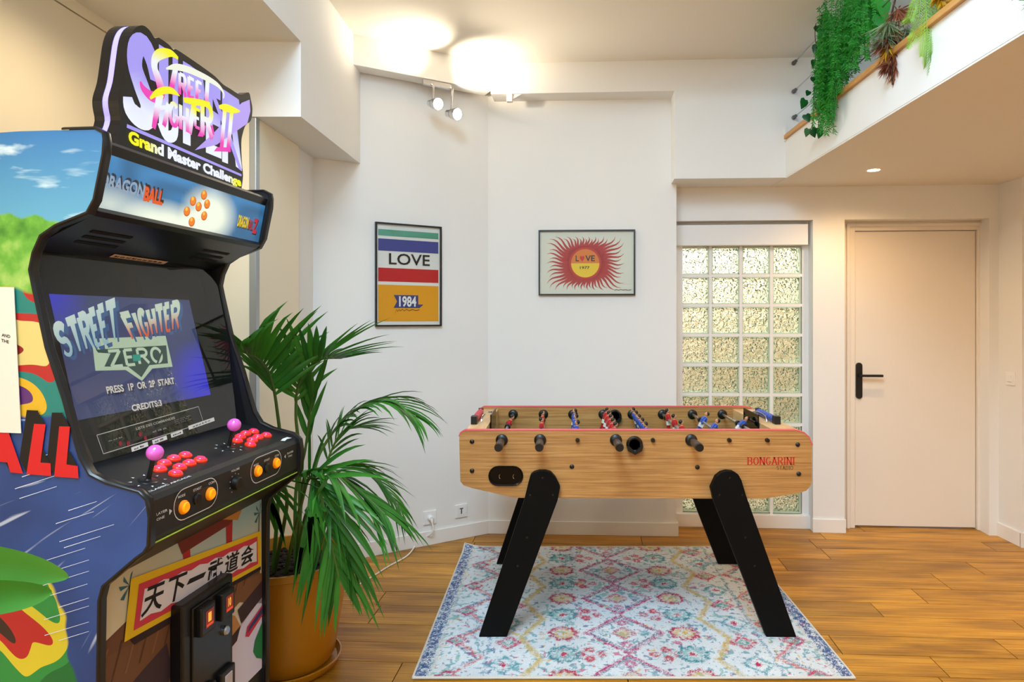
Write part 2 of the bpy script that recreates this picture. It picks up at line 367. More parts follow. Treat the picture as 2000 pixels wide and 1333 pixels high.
# left: cupboard wall, soffit, headers and pier
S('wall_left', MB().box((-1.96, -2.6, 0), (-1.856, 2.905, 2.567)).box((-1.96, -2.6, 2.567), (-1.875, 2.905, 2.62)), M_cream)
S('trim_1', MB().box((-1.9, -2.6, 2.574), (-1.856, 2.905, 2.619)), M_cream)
S('ceiling_left', MB().box((-2.0, -2.6, 2.619), (-1.136, 2.888, 2.75)), M_ceil)
S('wall_header_left', MB().box((-2.0, 2.888, 2.286), (-1.131, 3.95, 3.25)).box((-1.3, -2.6, 2.6195), (-1.131, 2.888, 4.2)), M_wall)
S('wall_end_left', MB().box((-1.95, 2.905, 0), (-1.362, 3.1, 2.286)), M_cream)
S('trim_2', MB().box((-1.364, 2.893, 0), (-1.332, 2.93, 2.286), 0, None, 0.004), M_alu)
S('wall_pier', MB().box((-1.55, 2.925, 0), (-1.333, 3.377, 2.286), 0, None, 0.003), M_cream)  # cream colour stands in for warm spot light on the pier side
LW0, LW1 = Vector((-1.42, 3.583)), Vector((-0.4354, 4.203)); SW1 = Vector((0.771, 4.146))
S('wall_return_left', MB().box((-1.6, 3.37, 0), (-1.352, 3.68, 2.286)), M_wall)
S('wall_back_left', wallseg(MB(), LW0, LW1, 0, 2.98, 0.15), M_wall)
S('wall_back', wallseg(MB(), LW1, SW1, 0, 2.98, 0.16), M_wall)
eL, aL = onwall(LW0, LW1); eS, aS = onwall(LW1, SW1)
nL = Vector((eL.y, -eL.x)); nS = Vector((eS.y, -eS.x))
bb = MB(); wallseg(bb, LW0+nL*0.012+eL*0.02, LW1+nL*0.012+eL*0.004, 0, 0.086, 0.012, 0, 0.003); S('baseboard_left', bb, M_trim)
bb = MB(); wallseg(bb, LW1+nS*0.012, SW1+nS*0.012+eS*0.012, 0, 0.086, 0.012, 0, 0.003); bb.box((0.771, 4.14, 0), (0.783, 4.3, 0.086)); S('baseboard_back', bb, M_trim)
# beams under the ceiling
q0 = LW0+nL*0.1; q1 = Vector((-0.403, 4.057)); B0, B1 = Vector((-0.403, 4.057)), Vector((0.731, 4.0))
qs = LW1+nL*0.1-eL*1.2
S('trim_3', wallseg(MB(), qs, q1, 2.81, 2.98, 0.1), M_wall)
S('trim_4', wallseg(MB(), B0, B1, 2.79, 2.98, 0.155), M_wall)
S('wall_bulkhead', wallseg(MB(), B1, B1+(B1-B0).normalized()*2.7, 2.2485, 2.98, 0.5), M_wall)
struct(fix_normals(MB().prism([(4.6, 2.98), (3.2, 2.98), (1.7, 3.5), (1.7, 3.6), (3.2, 3.08), (4.6, 3.05)], -1.3, 3.5, lambda a, b, t: (t, a, b)).build('ceiling', M_ceil)))  # unseen front part slopes up, shaped to let in and cut the skylight
# right: door wall
D0 = Vector((0.771, 4.278)); eD = Vector((1, -0.0606)).normalized(); aD = math.atan2(eD.y, eD.x); nD = Vector((eD.y, -eD.x))
def DW(X, off=0.0):   # point on the door wall at abscissa X, pushed back by off
    return Vector((X, 4.278-0.0606*(X-0.771)+off))
m = MB(); wallseg(m, DW(0.6), DW(2.95), 2.03, 2.36, 0.3); wallseg(m, DW(1.6725), DW(1.8735), 0, 2.03, 0.3); wallseg(m, DW(2.772), DW(2.95), 0, 2.03, 0.3)
S('wall_door', m, M_wall)
m = MB(); wallseg(m, DW(1.668)+nD*0.012, DW(1.878)+nD*0.012, 0, 0.088, 0.03, 0, 0.003); S('baseboard_pillar', m, M_trim)
S('wall_right', MB().box((2.83, 3.945, 0), (3.4, 4.3, 2.26)), M_wall)
S('wall_right_far', MB().box((3.3, -2.6, 0), (3.42, 4.0, 4.2)), M_wall)
S('baseboard_right', MB().box((2.818, 3.94, 0), (2.83, 4.16, 0.088), 0, None, 0.002).box((2.818, 3.933, 0), (3.3, 3.945, 0.088)), M_trim)
bk = MB().box((0.5, 5.5, -0.05), (2.4, 5.55, 2.5)).box((0.45, 4.6, -0.05), (0.5, 5.55, 2.5)).box((2.35, 4.6, -0.05), (2.4, 5.55, 2.5)).box((0.45, 4.6, 2.4), (2.4, 5.55, 2.5)).box((0.45, 4.6, -0.06), (2.4, 5.55, 0))
bkw = S('wall_behind_window', bk, mat('back_room_paint', 'f4f0e2', 0.8))
M_speckle = [mat('speckle_ochre', 'd4b060', 0.9), mat('speckle_straw', 'f0e0b0', 0.9), mat('speckle_brown', 'a8823c', 0.9)]
for i in range(17):
    x = 0.92+i*0.085; MB().cyl((x, 4.98, 0.02), (x, 4.98, 1.55+.25*math.sin(i*1.7)), .022, None, 10).build('speckle_rod', M_speckle[(i*5) % 3], bkw, True)  # added rods, refracted by the glass blocks into ochre and bright speckle
light('back_room_lamp', 'AREA', (1.2, 4.85, 2.35), 30, (1.0, 0.97, 0.90), (1.3, 5.1, 0), shape='SQUARE', size=0.8)
S('wall_front', MB().box((-2.0, -2.72, 0), (3.42, -2.6, 3.05)), M_wall)
# mezzanine
S('floor_mezzanine', MB().box((1.405, -2.6, 2.253), (3.45, 3.985, 2.479)), M_wall)
S('ceiling_soffit', MB().box((1.406, -2.6, 2.245), (3.29, 4.29, 2.2525)), M_ceil)
S('trim_5', MB().box((1.388, -2.6, 2.479), (1.445, 3.955, 2.505), 0, None, 0.003), M_strip)
S('trim_6', MB().box((1.394, 3.95, 2.47), (1.405, 3.972, 2.56)), M_trim)

# window of glass blocks
wp = DW(0.79, 0.09)
win = MB(); BX0, BZ0, PWX, PWZ = 0.8487, 0.085, 0.2, 0.1988
def Wp(X, off, z): p = DW(X, 0.09+off); return (p.x, p.y, z)
t_m = 0.014
wallseg(win, DW(0.76, 0.09), DW(BX0+0.004, 0.09), 0, 2.03, 0.1); wallseg(win, DW(BX0+4*PWX-0.012, 0.09), DW(1.70, 0.09), 0, 2.03, 0.1)
wallseg(win, DW(BX0, 0.09), DW(BX0+4*PWX, 0.09), BZ0+9*PWZ-0.004, 2.03, 0.1)
for c in range(1, 4): wallseg(win, DW(BX0+c*PWX-0.021, 0.09), DW(BX0+c*PWX-0.002, 0.09), BZ0, BZ0+9*PWZ, 0.09)
for r in range(1, 9): wallseg(win, DW(BX0, 0.092), DW(BX0+4*PWX, 0.092), BZ0+r*PWZ-0.010, BZ0+r*PWZ+0.009, 0.088)
wo = S('window_1', win, M_trim)
m = MB(); wallseg(m, DW(0.775, 0.055), DW(1.69, 0.055), 0, BZ0+0.003, 0.12, 0, 0.004); m.build('sill', M_trim, wo)
m = MB(); wallseg(m, DW(0.775, 0.035), DW(1.655, 0.035), 1.872, 2.008, 0.1, 0, 0.003); m.build('lintel_box', M_trim, wo)
bw, bh = PWX-0.019, PWZ-0.019
m = MB().box((0, 0.022, 0), (bw, 0.034, bh), 0, None, 0.003)
for lo, hi in (((0, 0.002, 0), (0.006, 0.08, bh)), ((bw-0.006, 0.002, 0), (bw, 0.08, bh)), ((0, 0.002, 0), (bw, 0.08, 0.006)), ((0, 0.002, bh-0.006), (bw, 0.08, bh))): m.box(lo, hi, 1)
gb = None
for r in range(9):
    for c in range(4):
        if gb is None: gb = m.build('glass_block', [M_block, M_blockrim], wo); o = gb
        else: o = dup(gb, wo)
        p = DW(BX0+c*PWX-0.002+0.0, 0.09); o.location = (p.x, p.y, BZ0+r*PWZ+0.009); o.rotation_euler = (0, 0, aD)

# door
m = MB(); wallseg(m, DW(1.986, 0.12), DW(2.762, 0.12), 0.012, 1.966, 0.04, 0, 0.002); do = S('door_1', m, M_door)
m = MB(); wallseg(m, DW(1.85, 0.1), DW(1.983, 0.1), 0, 2.06, 0.08, 0, 0.003); wallseg(m, DW(2.765, 0.1), DW(2.95, 0.1), 0, 2.06, 0.08, 0, 0.003); wallseg(m, DW(1.983, 0.1), DW(2.765, 0.1), 1.97, 2.06, 0.08, 0, 0.003)
m.build('door_frame', M_door, do)
m = MB(); wallseg(m, DW(1.925, 0.085), DW(1.945, 0.085), 0, 2.0, 0.02, 0, 0.003); wallseg(m, DW(2.79, 0.085), DW(2.81, 0.085), 0, 2.0, 0.02, 0, 0.003); wallseg(m, DW(1.925, 0.085), DW(2.81, 0.085), 1.995, 2.015, 0.02, 0, 0.003)
m.build('frame_moulding', M_door, do)
hp = DW(2.015, 0.12); Mh = Matrix.Translation((hp.x, hp.y, 0)) @ Matrix.Rotation(aD, 4, 'Z')
pts = ARC(0, 1.075, 0.02, 0.02, 0, 180, 8)+ARC(0, 0.875, 0.02, 0.02, 180, 360, 8)
m = MB().prism(pts, 0.0, -0.012, lambda a, b, t: Mh @ Vector((a, t, b))); m.tube([Mh @ Vector((0, -0.01, 1.012)), Mh @ Vector((0, -0.05, 1.012))], 0.011, 12)
fix_normals(m.build('door_handle', M_black, do))
hl = MB().box((-0.008, -0.062, 1.004), (0.135, -0.044, 1.02), 0, Mh, 0.003); hl.build('lever', M_black, bpy.data.objects['door_handle'])

def plate(name, label, cat, pos, ang, w_=0.082, group=None):
    t = thing(name, label, cat, pos, ang, group)
    MB().box((-w_/2, -0.009, -w_/2), (w_/2, 0, w_/2), 0, None, 0.003).build('plate', M_white, t)
    return t
def on_left(px):      # point of the left back wall seen at abscissa px
    k = (px-PX)/FOC; t = (k*LW0.y-LW0.x)/(eL.x-k*eL.y); return LW0+eL*t
p = on_left(839); zz = lambda py, y: EYE-(py-PY)/FOC*y
sk = plate('wall_socket', 'white square wall socket with a plug and white cord in it', 'socket', (p.x, p.y, zz(1011, p.y)), aL)
MB().lathe([(0.021, -0.0005), (0.021, 0.003), (0.018, 0.003), (0.018, 0.001)], (0, -0.009, 0), 20, 0, 'y').build('socket_ring', M_white, sk, True)
pc = p
p = on_left(900); sk2 = plate('wall_socket', 'white telephone socket with dark T slot, right of the plugged one', 'socket', (p.x, p.y, zz(998, p.y)), aL)
MB().box((-0.012, -0.0105, 0.012), (0.012, -0.0085, 0.018)).box((-0.004, -0.0105, -0.018), (0.004, -0.0085, 0.014)).build('slot', M_black, sk2)
MB().box((-0.028, -0.0105, -0.028), (0.028, -0.0085, 0.03), 0, None, 0.001).build('cover', M_white, sk2)
sw = plate('light_switch', 'white light switch on the narrow wall right of the door', 'switch', (2.83, 4.04, 1.015), -PI/2)
MB().box((-0.02, -0.014, -0.02), (0.02, -0.006, 0.02), 0, None, 0.003).build('rocker', M_white, sw)
pz = zz(1011, pc.y); pl = Vector((pc.x, pc.y, pz)); nl3 = Vector((nL.x, nL.y, 0))
a0 = pl+nl3*0.006
cord = thing('power_cord', 'white power cord with plug running from socket across the floor behind the palm', 'cord', tuple(a0))
inv = lambda v: Vector(v)-a0
MB().tube([inv(a0+nl3*0.0), inv(a0+nl3*0.022), inv(a0+nl3*0.03)], [0.018, 0.017, 0.012], 14).tube([inv(a0+nl3*0.026), inv(a0+nl3*0.034-Vector((0, 0, 0.02)))], 0.007, 8).build('plug', M_white, cord, True)
def flo(px, py): y = FOC*EYE/(py-PY); return at(px, py, y)
path = [a0+nl3*0.033-Vector((0, 0, 0.018)), a0+nl3*0.04-Vector((0, 0, 0.08)), flo(817, 1066)+Vector((0, 0, 0.02)), flo(795, 1088), flo(760, 1108), flo(728, 1128), flo(700, 1145), flo(670, 1158), flo(630, 1168)]
def smooth_path(ps, n=6):
    out = []
    for i in range(len(ps)-1):
        p0, p1, p2, p3 = ps[max(i-1, 0)], ps[i], ps[i+1], ps[min(i+2, len(ps)-1)]
        for k in range(n):
            t = k/n; out.append(0.5*((2*p1)+(p2-p0)*t+(2*p0-5*p1+4*p2-p3)*t*t+(-p0+3*p1-3*p2+p3)*t**3))
    return out+[ps[-1]]
sp = smooth_path([Vector(q) for q in path])
for q in sp: q.z = max(q.z, 0.0045)
MB().tube([inv(q) for q in sp], 0.0042, 8).build('cable', M_white, cord, True)

# ------------------------------------------------------------------ ceiling lights
dl = thing('recessed_downlight', 'round lit recessed downlight in the tan soffit above the door', 'downlight', (1.83, 3.74, 2.247))
MB().lathe([(0.045, 0.0), (0.045, -0.004), (0.034, -0.006), (0.032, 0.0)], (0, 0, 0), 28).build('trim_ring', M_white, dl, True)
MB().lathe([(0.0001, -0.002), (0.032, -0.002)], (0, 0, 0), 28).build('lens', M_tube, dl)
# bar of chrome spots on the left beam
kq = (846-PX)/FOC; tq = (kq*qs.y-qs.x)/(eL.x-kq*eL.y); sb0 = qs+eL*tq
fx = thing('ceiling_spotlight', 'chrome bar with two glowing halogen spots on the beam', 'spotlight', (sb0.x, sb0.y, 2.83), aL)
MB().box((-0.07, -0.022, -0.055), (0.11, 0.0, -0.02), 0, None, 0.004).build('base_bar', M_chrome, fx)
for (lx, lz, ty) in ((-0.015, -0.185, (-.75, -.25, .75)), (0.105, -0.225, (.75, -.1, .75))):
    h = Vector((lx, -0.10, lz)); ax = Vector((0.22+lx, -1.0, -0.28)).normalized()
    mm = MB(); mm.tube([(lx, -0.012, -0.04), (lx, -0.05, -0.06), tuple(h-ax*0.05)], 0.006, 8)
    rot = ax.to_track_quat('Z', 'Y').to_matrix().to_4x4(); rot.translation = h
    prof = [(0.012, -0.085), (0.02, -0.08), (0.022, -0.045), (0.028, -0.04), (0.036, 0.0), (0.036, 0.012), (0.033, 0.012), (0.024, -0.03), (0.001, -0.035)]
    b2 = MB().lathe(prof, (0, 0, 0), 24); b2.v = [tuple(rot @ Vector(v)) for v in b2.v]
    hd = b2.build('spot_head', M_chrome, fx, True)
    mm.build('arm', M_chrome, fx, True)
    b3 = MB().sphere((0, 0, 0.0), 0.030, 0, 16, (1, 1, 0.6)); b3.v = [tuple(rot @ Vector(v)) for v in b3.v]
    b3.build('bulb', M_bulb, hd, True)
    wp_ = Matrix.Translation((sb0.x, sb0.y, 2.83)) @ Matrix.Rotation(aL, 4, 'Z') @ (h+ax*0.035)
    Mf = Matrix.Translation((sb0.x, sb0.y, 2.83)) @ Matrix.Rotation(aL, 4, 'Z')
    p_ = Mf @ (h+ax*0.035); light('spot_bulb', 'SPOT', p_, 13, (1.0, 0.86, 0.64), tuple(p_+Mf.to_3x3() @ ax), spot_size=2.4, spot_blend=0.7, shadow_soft_size=0.02)
    p_ = Mf @ (h+Vector((0, -.02, .135))); light('spot_top_glow', 'SPOT', p_, 20, (1.0, 0.88, 0.68), tuple(p_+Mf.to_3x3() @ Vector(ty)), spot_size=2.05, spot_blend=0.95, shadow_soft_size=0.02)
bp_ = B0+(B1-B0).normalized()*0.115
tag(MB().box((-0.018, -0.005, -0.045), (0.018, 0.03, 0.0), 0, None, 0.002).prism([(-0.018, 0), (-0.018, -0.04), (0.0, -0.04), (0.075, 0)], 0.004, 0.03, lambda a, b, t: (a, t, b)).build('wall_bracket', M_wall), 'small white bracket under the beam above the wall corner', 'bracket')
bpy.data.objects['wall_bracket'].location = (bp_.x, bp_.y+0.01, 2.79); bpy.data.objects['wall_bracket'].rotation_euler = (0, 0, aS)

# ------------------------------------------------------------------ posters
def frame(name, label, pos, ang, W, Hh):
    t = thing(name, label, 'poster', pos, ang); b = 0.009
    m = MB()
    for lo, hi in (((-W/2, -0.02, -Hh/2), (-W/2+b, 0, Hh/2)), ((W/2-b, -0.02, -Hh/2), (W/2, 0, Hh/2)), ((-W/2+b, -0.02, -Hh/2), (W/2-b, 0, -Hh/2+b)), ((-W/2+b, -0.02, Hh/2-b), (W/2-b, 0, Hh/2))): m.box(lo, hi)
    m.build('frame', M_satin, t)
    MB().add([(-W/2+b, -.015, -Hh/2+b), (W/2-b, -.015, -Hh/2+b), (W/2-b, -.015, Hh/2-b), (-W/2+b, -.015, Hh/2-b)], [[0, 1, 2, 3]]).build('glass', M_pane, t)
    return t, (lambda a, b_, d=-0.008: Vector((-W/2+a*W, d, -Hh/2+b_*Hh)))
p = (Vector((-1.0533, 3.800))+Vector((-0.7057, 4.019)))/2-nL*0.012
t, F = frame('framed_poster', 'black framed portrait poster of coloured bands reading LOVE', (p.x, p.y, 1.648), aL, 0.411, 0.613)
pr = MB(); lay = lambda d: (lambda a, b: F(a, b, d)); rect = lambda x0, y0, x1, y1: [(x0, y0), (x1, y0), (x1, y1), (x0, y1)]
put_poly(pr, rect(0, 0, 1, 1), lay(-0.006), lin('e4e4de'))
for y0, y1, c in ((.875, .935, '4e9a80'), (.73, .845, '3a4590'), (.435, .565, 'c01420'), (.05, .402, 'e39c0e')): put_poly(pr, rect(.045, y0, .955, y1), lay(-0.008), lin(c))
put_text(pr, 'LOVE', quadmap((.2, .60, 0), (.82, .60, 0), (.82, .71, 0), (.2, .71, 0), lambda q: F(q.x, q.y, -0.009)), lin('15151a'), 0.012)
put_poly(pr, [(.27, .18), (.66, .18), (.72, .215), (.64, .215), (.64, .305), (.27, .305), (.32, .243)], lay(-0.009), lin('2c3a78'))
put_text(pr, '1984', quadmap((.35, .19, 0), (.61, .19, 0), (.61, .295, 0), (.35, .295, 0), lambda q: F(q.x, q.y, -0.0095)), lin('e8e8e4'), 0.03)
sig = [(.29, .12), (.31, .165), (.33, .145), (.35, .165), (.37, .15), (.40, .168), (.43, .15), (.46, .168), (.5, .152), (.55, .165), (.6, .155), (.66, .163)]
for (x0, y0), (x1, y1) in zip(sig[:-1], sig[1:]): put_poly(pr, [(x0, y0-.003), (x1, y1-.003), (x1, y1+.003), (x0, y0+.003)], lay(-0.009), lin('2a2418'))
pr.build('print', M_print, t)
xs = 0.2; p = LW1+eS*((xs-LW1.x)/eS.x)
t, F = frame('framed_poster', 'black framed landscape poster of a red sunburst', (p.x, p.y, 1.7465), aS, 0.617, 0.419)
pr = MB(); A_ = 0.617/0.419
put_poly(pr, rect(0, 0, 1, 1), lay(-0.006), lin('dcdccc'))
cx, cy = 0.485, 0.49; disc = lambda r, n=40, a0=0, a1=360: [(cx+r*math.cos(math.radians(a0+(a1-a0)*i/n)), cy+r*A_*math.sin(math.radians(a0+(a1-a0)*i/n))) for i in range(n+(0 if a1-a0 >= 360 else 1))]
nr = 52
for i in range(nr):     # plain even rays with a slight bend
    a = 2*PI*i/nr; c_, s_ = math.cos(a), math.sin(a)
    rx = min(.40/max(abs(c_), 1e-3), .40/A_/max(abs(s_), 1e-3)*1.02) * (0.93 if i % 2 else 1.0); rx = max(min(rx, .45), .24)
    L_, R_ = [], []
    for q in range(9):
        f_ = q/8; r_ = .14+(rx-.14)*f_; wv = .055*math.sin(f_*2*PI)*(.3+f_); hw = .0165*(1-f_**1.5)+.0008
        aa = a+wv; px_, py_ = cx+r_*math.cos(aa), cy+r_*A_*math.sin(aa)
        L_.append((px_-math.sin(aa)*hw, py_+math.cos(aa)*hw*A_)); R_.append((px_+math.sin(aa)*hw, py_-math.cos(aa)*hw*A_))
    for q in range(8): put_poly(pr, [L_[q], R_[q], R_[q+1], L_[q+1]], lay(-0.0075), lin('b32a26'))
put_poly(pr, disc(.168), lay(-0.008), lin('c22a1e')); put_poly(pr, disc(.147, 30, 180, 360), lay(-0.0085), lin('e8c41a')); put_poly(pr, disc(.147, 30, 0, 180), lay(-0.0085), lin('d8781c'))
PL = lambda s, x0, y0, x1, y1, c, bd: put_text(pr, s, quadmap((x0, y0, 0), (x1, y0, 0), (x1, y1, 0), (x0, y1, 0), lambda q: F(q.x, q.y, -0.009)), lin(c), bd)
PL('L', .385, .52, .42, .61, '1c2420', .02); PL('VE', .485, .52, .585, .61, '1c2420', .02); PL('1977', .43, .40, .53, .445, '1c1a10', .02)
put_poly(pr, [(.453, .515), (.43, .565), (.43, .59), (.442, .605), (.453, .59), (.464, .605), (.476, .59), (.476, .565)], lay(-0.009), lin('c4201c'))
sig = [(.79, .075), (.81, .09), (.83, .075), (.85, .09), (.88, .078), (.9, .088), (.93, .076), (.96, .085)]
for (x0, y0), (x1, y1) in zip(sig[:-1], sig[1:]): put_poly(pr, [(x0, y0-.004), (x1, y1-.004), (x1, y1+.004), (x0, y0+.004)], lay(-0.009), lin('2a2a2a'))
pr.build('print', M_print, t)
# ------------------------------------------------------------------ rug
RX0, RX1, RY0, RY1 = -0.548, 1.15, 2.5, 3.93
def make_rug():
    nx, ny = 470, 400; W, D = RX1-RX0, RY1-RY0
    xs = np.linspace(0, W, nx+1); ys = np.linspace(0, D, ny+1); X, Y = np.meshgrid(xs, ys)
    rng = np.random.default_rng(5)
    X0, Y0 = X.copy(), Y.copy()
    def noise(cell):
        X, Y = X0, Y0; gx, gy = int(W/cell)+3, int(D/cell)+3; g = rng.random((gy, gx)); fx = X/cell; fy = Y/cell; ix = fx.astype(int); iy = fy.astype(int); tx = fx-ix; ty = fy-iy
        return (g[iy, ix]*(1-tx)+g[iy, ix+1]*tx)*(1-ty)+(g[iy+1, ix]*(1-tx)+g[iy+1, ix+1]*tx)*ty
    fine = rng.random(X.shape); n1 = noise(0.012); n2 = noise(0.05); n3 = noise(0.2)
    col = np.array(lin('dbe3e8'))[None, None, :]*(0.86+0.22*fine[..., None]*0.8)
    col = col*np.ones(X.shape+(1,))
    def paint(mask, c, a=0.9):
        a = min(1, a*1.1)
        k = np.clip(mask, 0, 1)*a; k = k*(fine*0.6+n1*0.75 > 0.44)
        col[:] = col*(1-k[..., None])+np.array(lin(c))*k[..., None]
    ln = lambda d, w: np.clip(1.4-np.abs(d)/w, 0, 1)
    x = X-0.848+(rng.random(X.shape)-.5)*0.013+(n1-.5)*.012; ax = np.abs(x); Y0 = Y; Y = Y+(rng.random(X.shape)-.5)*0.013+(noise(.012)-.5)*.012
    # scattered flecks
    for c, t, cell in (('5f9fae', .76, .016), ('c4577c', .85, .018), ('5a6f9a', .83, .014), ('d9b257', .88, .02), ('7fb3b0', .82, .03)):
        paint((noise(cell) > t)*1.0, c, .72)
    P = 0.355; yc = (Y-0.17) % P - P/2
    # yellow zigzags
    zz_ = np.abs(((Y+0.05) % P)/P*2-1); paint(ln(ax-0.36-0.09*zz_, 0.016), 'c9ab55', .75)
    # centre lozenges
    d = ax+np.abs(yc); paint(ln(d-0.170, 0.010), 'b8306a', 1.0); paint(ln(d-0.150, 0.007), '4a4a78', .8); paint(ln(d-0.05, 0.010), 'b85a6a', .8); paint((d < 0.035)*1.0, 'c9a04a', .6)
    paint(ln(np.abs(ax-0.09)+np.abs(yc)-0.02, 0.01), '4f8fa6', .7); paint(ln(ax+np.abs(np.abs(yc)-0.1)-0.022, .012), 'b8457a', .8)
    # branching blossoms between lozenges
    yb = ((Y-0.17+P/2) % P) - P/2
    for ox, oy in ((.11, 0), (.16, .035), (.16, -.035), (.20, .0)):
        paint(ln(np.hypot(ax-ox, np.abs(yb)-abs(oy))-0.014, .009), 'c04a5c', .85)
    # medallions
    Q = P/2; k = np.floor((Y-0.08)/Q).astype(int); ym = ((Y-0.08) % Q)-Q/2; r = np.hypot((ax-0.265)/1.0, ym*1.02)
    for i, (c, ci) in enumerate((('3f8c98', 'b84a5c'), ('b5354f', 'd3a948'))):
        sel = (k % 2 == i)*1.0; wob = 0.006*np.sin(np.arctan2(ym, ax-0.265)*9)
        paint(sel*ln(r-0.056-wob, 0.011), c, .95); paint(sel*ln(r-0.033, 0.009), ci if i else '6fb0b0', .7); paint(sel*(r < 0.016), ci, .9)
    # outer columns
    y2 = ((Y+0.09) % P)-P/2; d2 = np.abs(ax-0.51)*1.05+np.abs(y2); paint(ln(d2-0.062, .012), '4c96a4', .8); paint((d2 < .02)*1.0, 'b8355a', .9)
    y3 = ((Y+0.09+P/2) % P)-P/2; d3 = np.abs(ax-0.5)+np.abs(y3); paint(ln(d3-0.05, .013), 'c03a5a', .85); paint(ln(d3-0.022, .009), '3f8f80', .8)
    paint(ln(ax-0.582, 0.004), '5b86a8', .8)
    zb = np.abs((Y % (P*.8))/(P*.8)*2-1); paint(ln(ax-0.60-0.13*zb, 0.010), 'c85a5c', .85); paint(ln(ax-0.625-0.13*zb, 0.007), '3c5a88', .7)
    d4 = np.abs(ax-0.72+0.0)+np.abs(((Y+P*.4) % (P*.8))-P*.4); paint(ln(d4-0.045, .011), 'b8335c', .8); paint(ln(d4-.02, .01), '4a9a94', .7)
    # border
    paint((ax > 0.795)*(n1*0.6+fine*0.6 > .52), '3f5488', .85); paint(ln(ax-0.785, .004), 'c9c4b8', .8)
    col *= (0.9+0.16*n3[..., None])*(0.94+0.1*n2[..., None])
    Z = 0.010+0.0012*(n2-.5)
    lift = np.clip(1-np.hypot(X/0.10, (Y0-D)/0.10), 0, 1); Z = Z+0.022*lift**1.5
    v = np.stack([X-W/2, Y0-D/2, Z], -1).reshape(-1, 3)
    i = np.arange(nx*ny); r0 = (i//nx)*(nx+1)+i % nx; f = np.stack([r0, r0+1, r0+nx+2, r0+nx+1], 1)
    me = bpy.data.meshes.new('pile'); me.vertices.add(len(v)); me.vertices.foreach_set('co', v.astype(np.float32).ravel())
    me.loops.add(4*len(f)); me.polygons.add(len(f)); me.polygons.foreach_set('loop_start', np.arange(0, 4*len(f), 4, dtype=np.int32)); me.loops.foreach_set('vertex_index', f.astype(np.int32).ravel())
    me.update(calc_edges=True); me.validate()
    a = me.color_attributes.new('Col', 'FLOAT_COLOR', 'POINT'); a.data.foreach_set('color', np.concatenate([col.reshape(-1, 3), np.ones((len(v), 1))], 1).astype(np.float32).ravel())
    t = thing('rug', 'flat-woven pale blue rug with multicoloured lozenges under the football table', 'rug', ((RX0+RX1)/2, (RY0+RY1)/2, 0))
    me.materials.append(bumped(colmat('rug_wool', 0.95, spec=0.1), 260, 0.35, 0.004)); o = bpy.data.objects.new('pile', me); C.objects.link(o); o.parent = t
    zc = lambda x_, y_: 0.007+0.022*max(0, 1-math.hypot((x_+W/2)/0.10, (y_-D/2)/0.10))**1.5
    ring = []
    for (xa, ya), (xb, yb2) in zip([(-W/2, -D/2), (W/2, -D/2), (W/2, D/2), (-W/2, D/2)], [(W/2, -D/2), (W/2, D/2), (-W/2, D/2), (-W/2, -D/2)]):
        for q in range(40): x_ = xa+(xb-xa)*q/40; y_ = ya+(yb2-ya)*q/40; ring.append((x_, y_, zc(x_, y_)))
    MB().tube(ring+[ring[0]], 0.0055, 6).build('binding', bumped(mat('rug_binding', 'd6d2c8', 0.9), 200, .3), t, True)
make_rug()

# ------------------------------------------------------------------ football table
TX, TY, TZ, TS = 0.35, 3.245, 0.010, 446.0
tb = thing('football_table', 'oak-veneered table football game with splayed black legs standing on the rug', 'football table', (TX, TY, TZ))
def tp(px, py): return ((px-PX)/TS-TX, EYE-(py-PY)/TS-TZ)
out = [tp(*p) for p in [(897, 866), (897, 853), (900, 846), (908, 842), (1556, 842), (1570, 846), (1580, 855), (1586, 870), (1586, 940), (1583, 950), (1575, 959), (1560, 964), (1490, 975), (1005, 973), (922, 954), (906, 949), (899, 941)]][::-1]
yF, yI, yJ, yB = 2.848-TY, 2.878-TY, 3.612-TY, 3.642-TY
for y0, y1 in ((yF, yI), (yJ, yB)):
    o = MB().prism(out, y0, y1, lambda a, b, t: (a, t, b)).build('side_panel', M_tablewood, tb); fix_normals(o)
    ed = out[::-1][1:8]
    mm = MB()
    for (a0_, b0_), (a1_, b1_) in zip(ed[:-1], ed[1:]):
        dx, dz = a1_-a0_, b1_-b0_; l_ = math.hypot(dx, dz); nx_, nz_ = -dz/l_*0.004, dx/l_*0.004
        mm.prism([(a0_, b0_), (a1_, b1_), (a1_+nx_, b1_+nz_), (a0_+nx_, b0_+nz_)], y0-0.001, y1+0.001, lambda a, b, t: (a, t, b))
    e_ = mm.build('edge_strip', M_pink, o); fix_normals(e_); 
zc = lambda z: z-TZ
for x0, x1, nm in ((-0.405, -0.318, 'end_cap'), (0.985, 1.10, 'end_cap')):
    o = MB().box((x0-TX, yI, zc(0.66)), (x1-TX, yJ, zc(0.885)), 0, None, 0.002).build(nm, M_endwood, tb)
MB().box((-0.318-TX, yI, zc(0.745)), (0.985-TX, yJ, zc(0.765))).build('playing_field', M_green, tb)
MB().box((-0.22-TX, yI, zc(0.62)), (0.92-TX, yJ, zc(0.64))).build('bottom_board', M_blackpaint, tb)
for x in (-0.312, 0.979):
    MB().box((x-0.003-TX, 3.135-TY, zc(0.83)), (x+0.003-TX, 3.38-TY, zc(0.924)), 0, None, 0.001).build('goal_shield', M_smoke, tb)
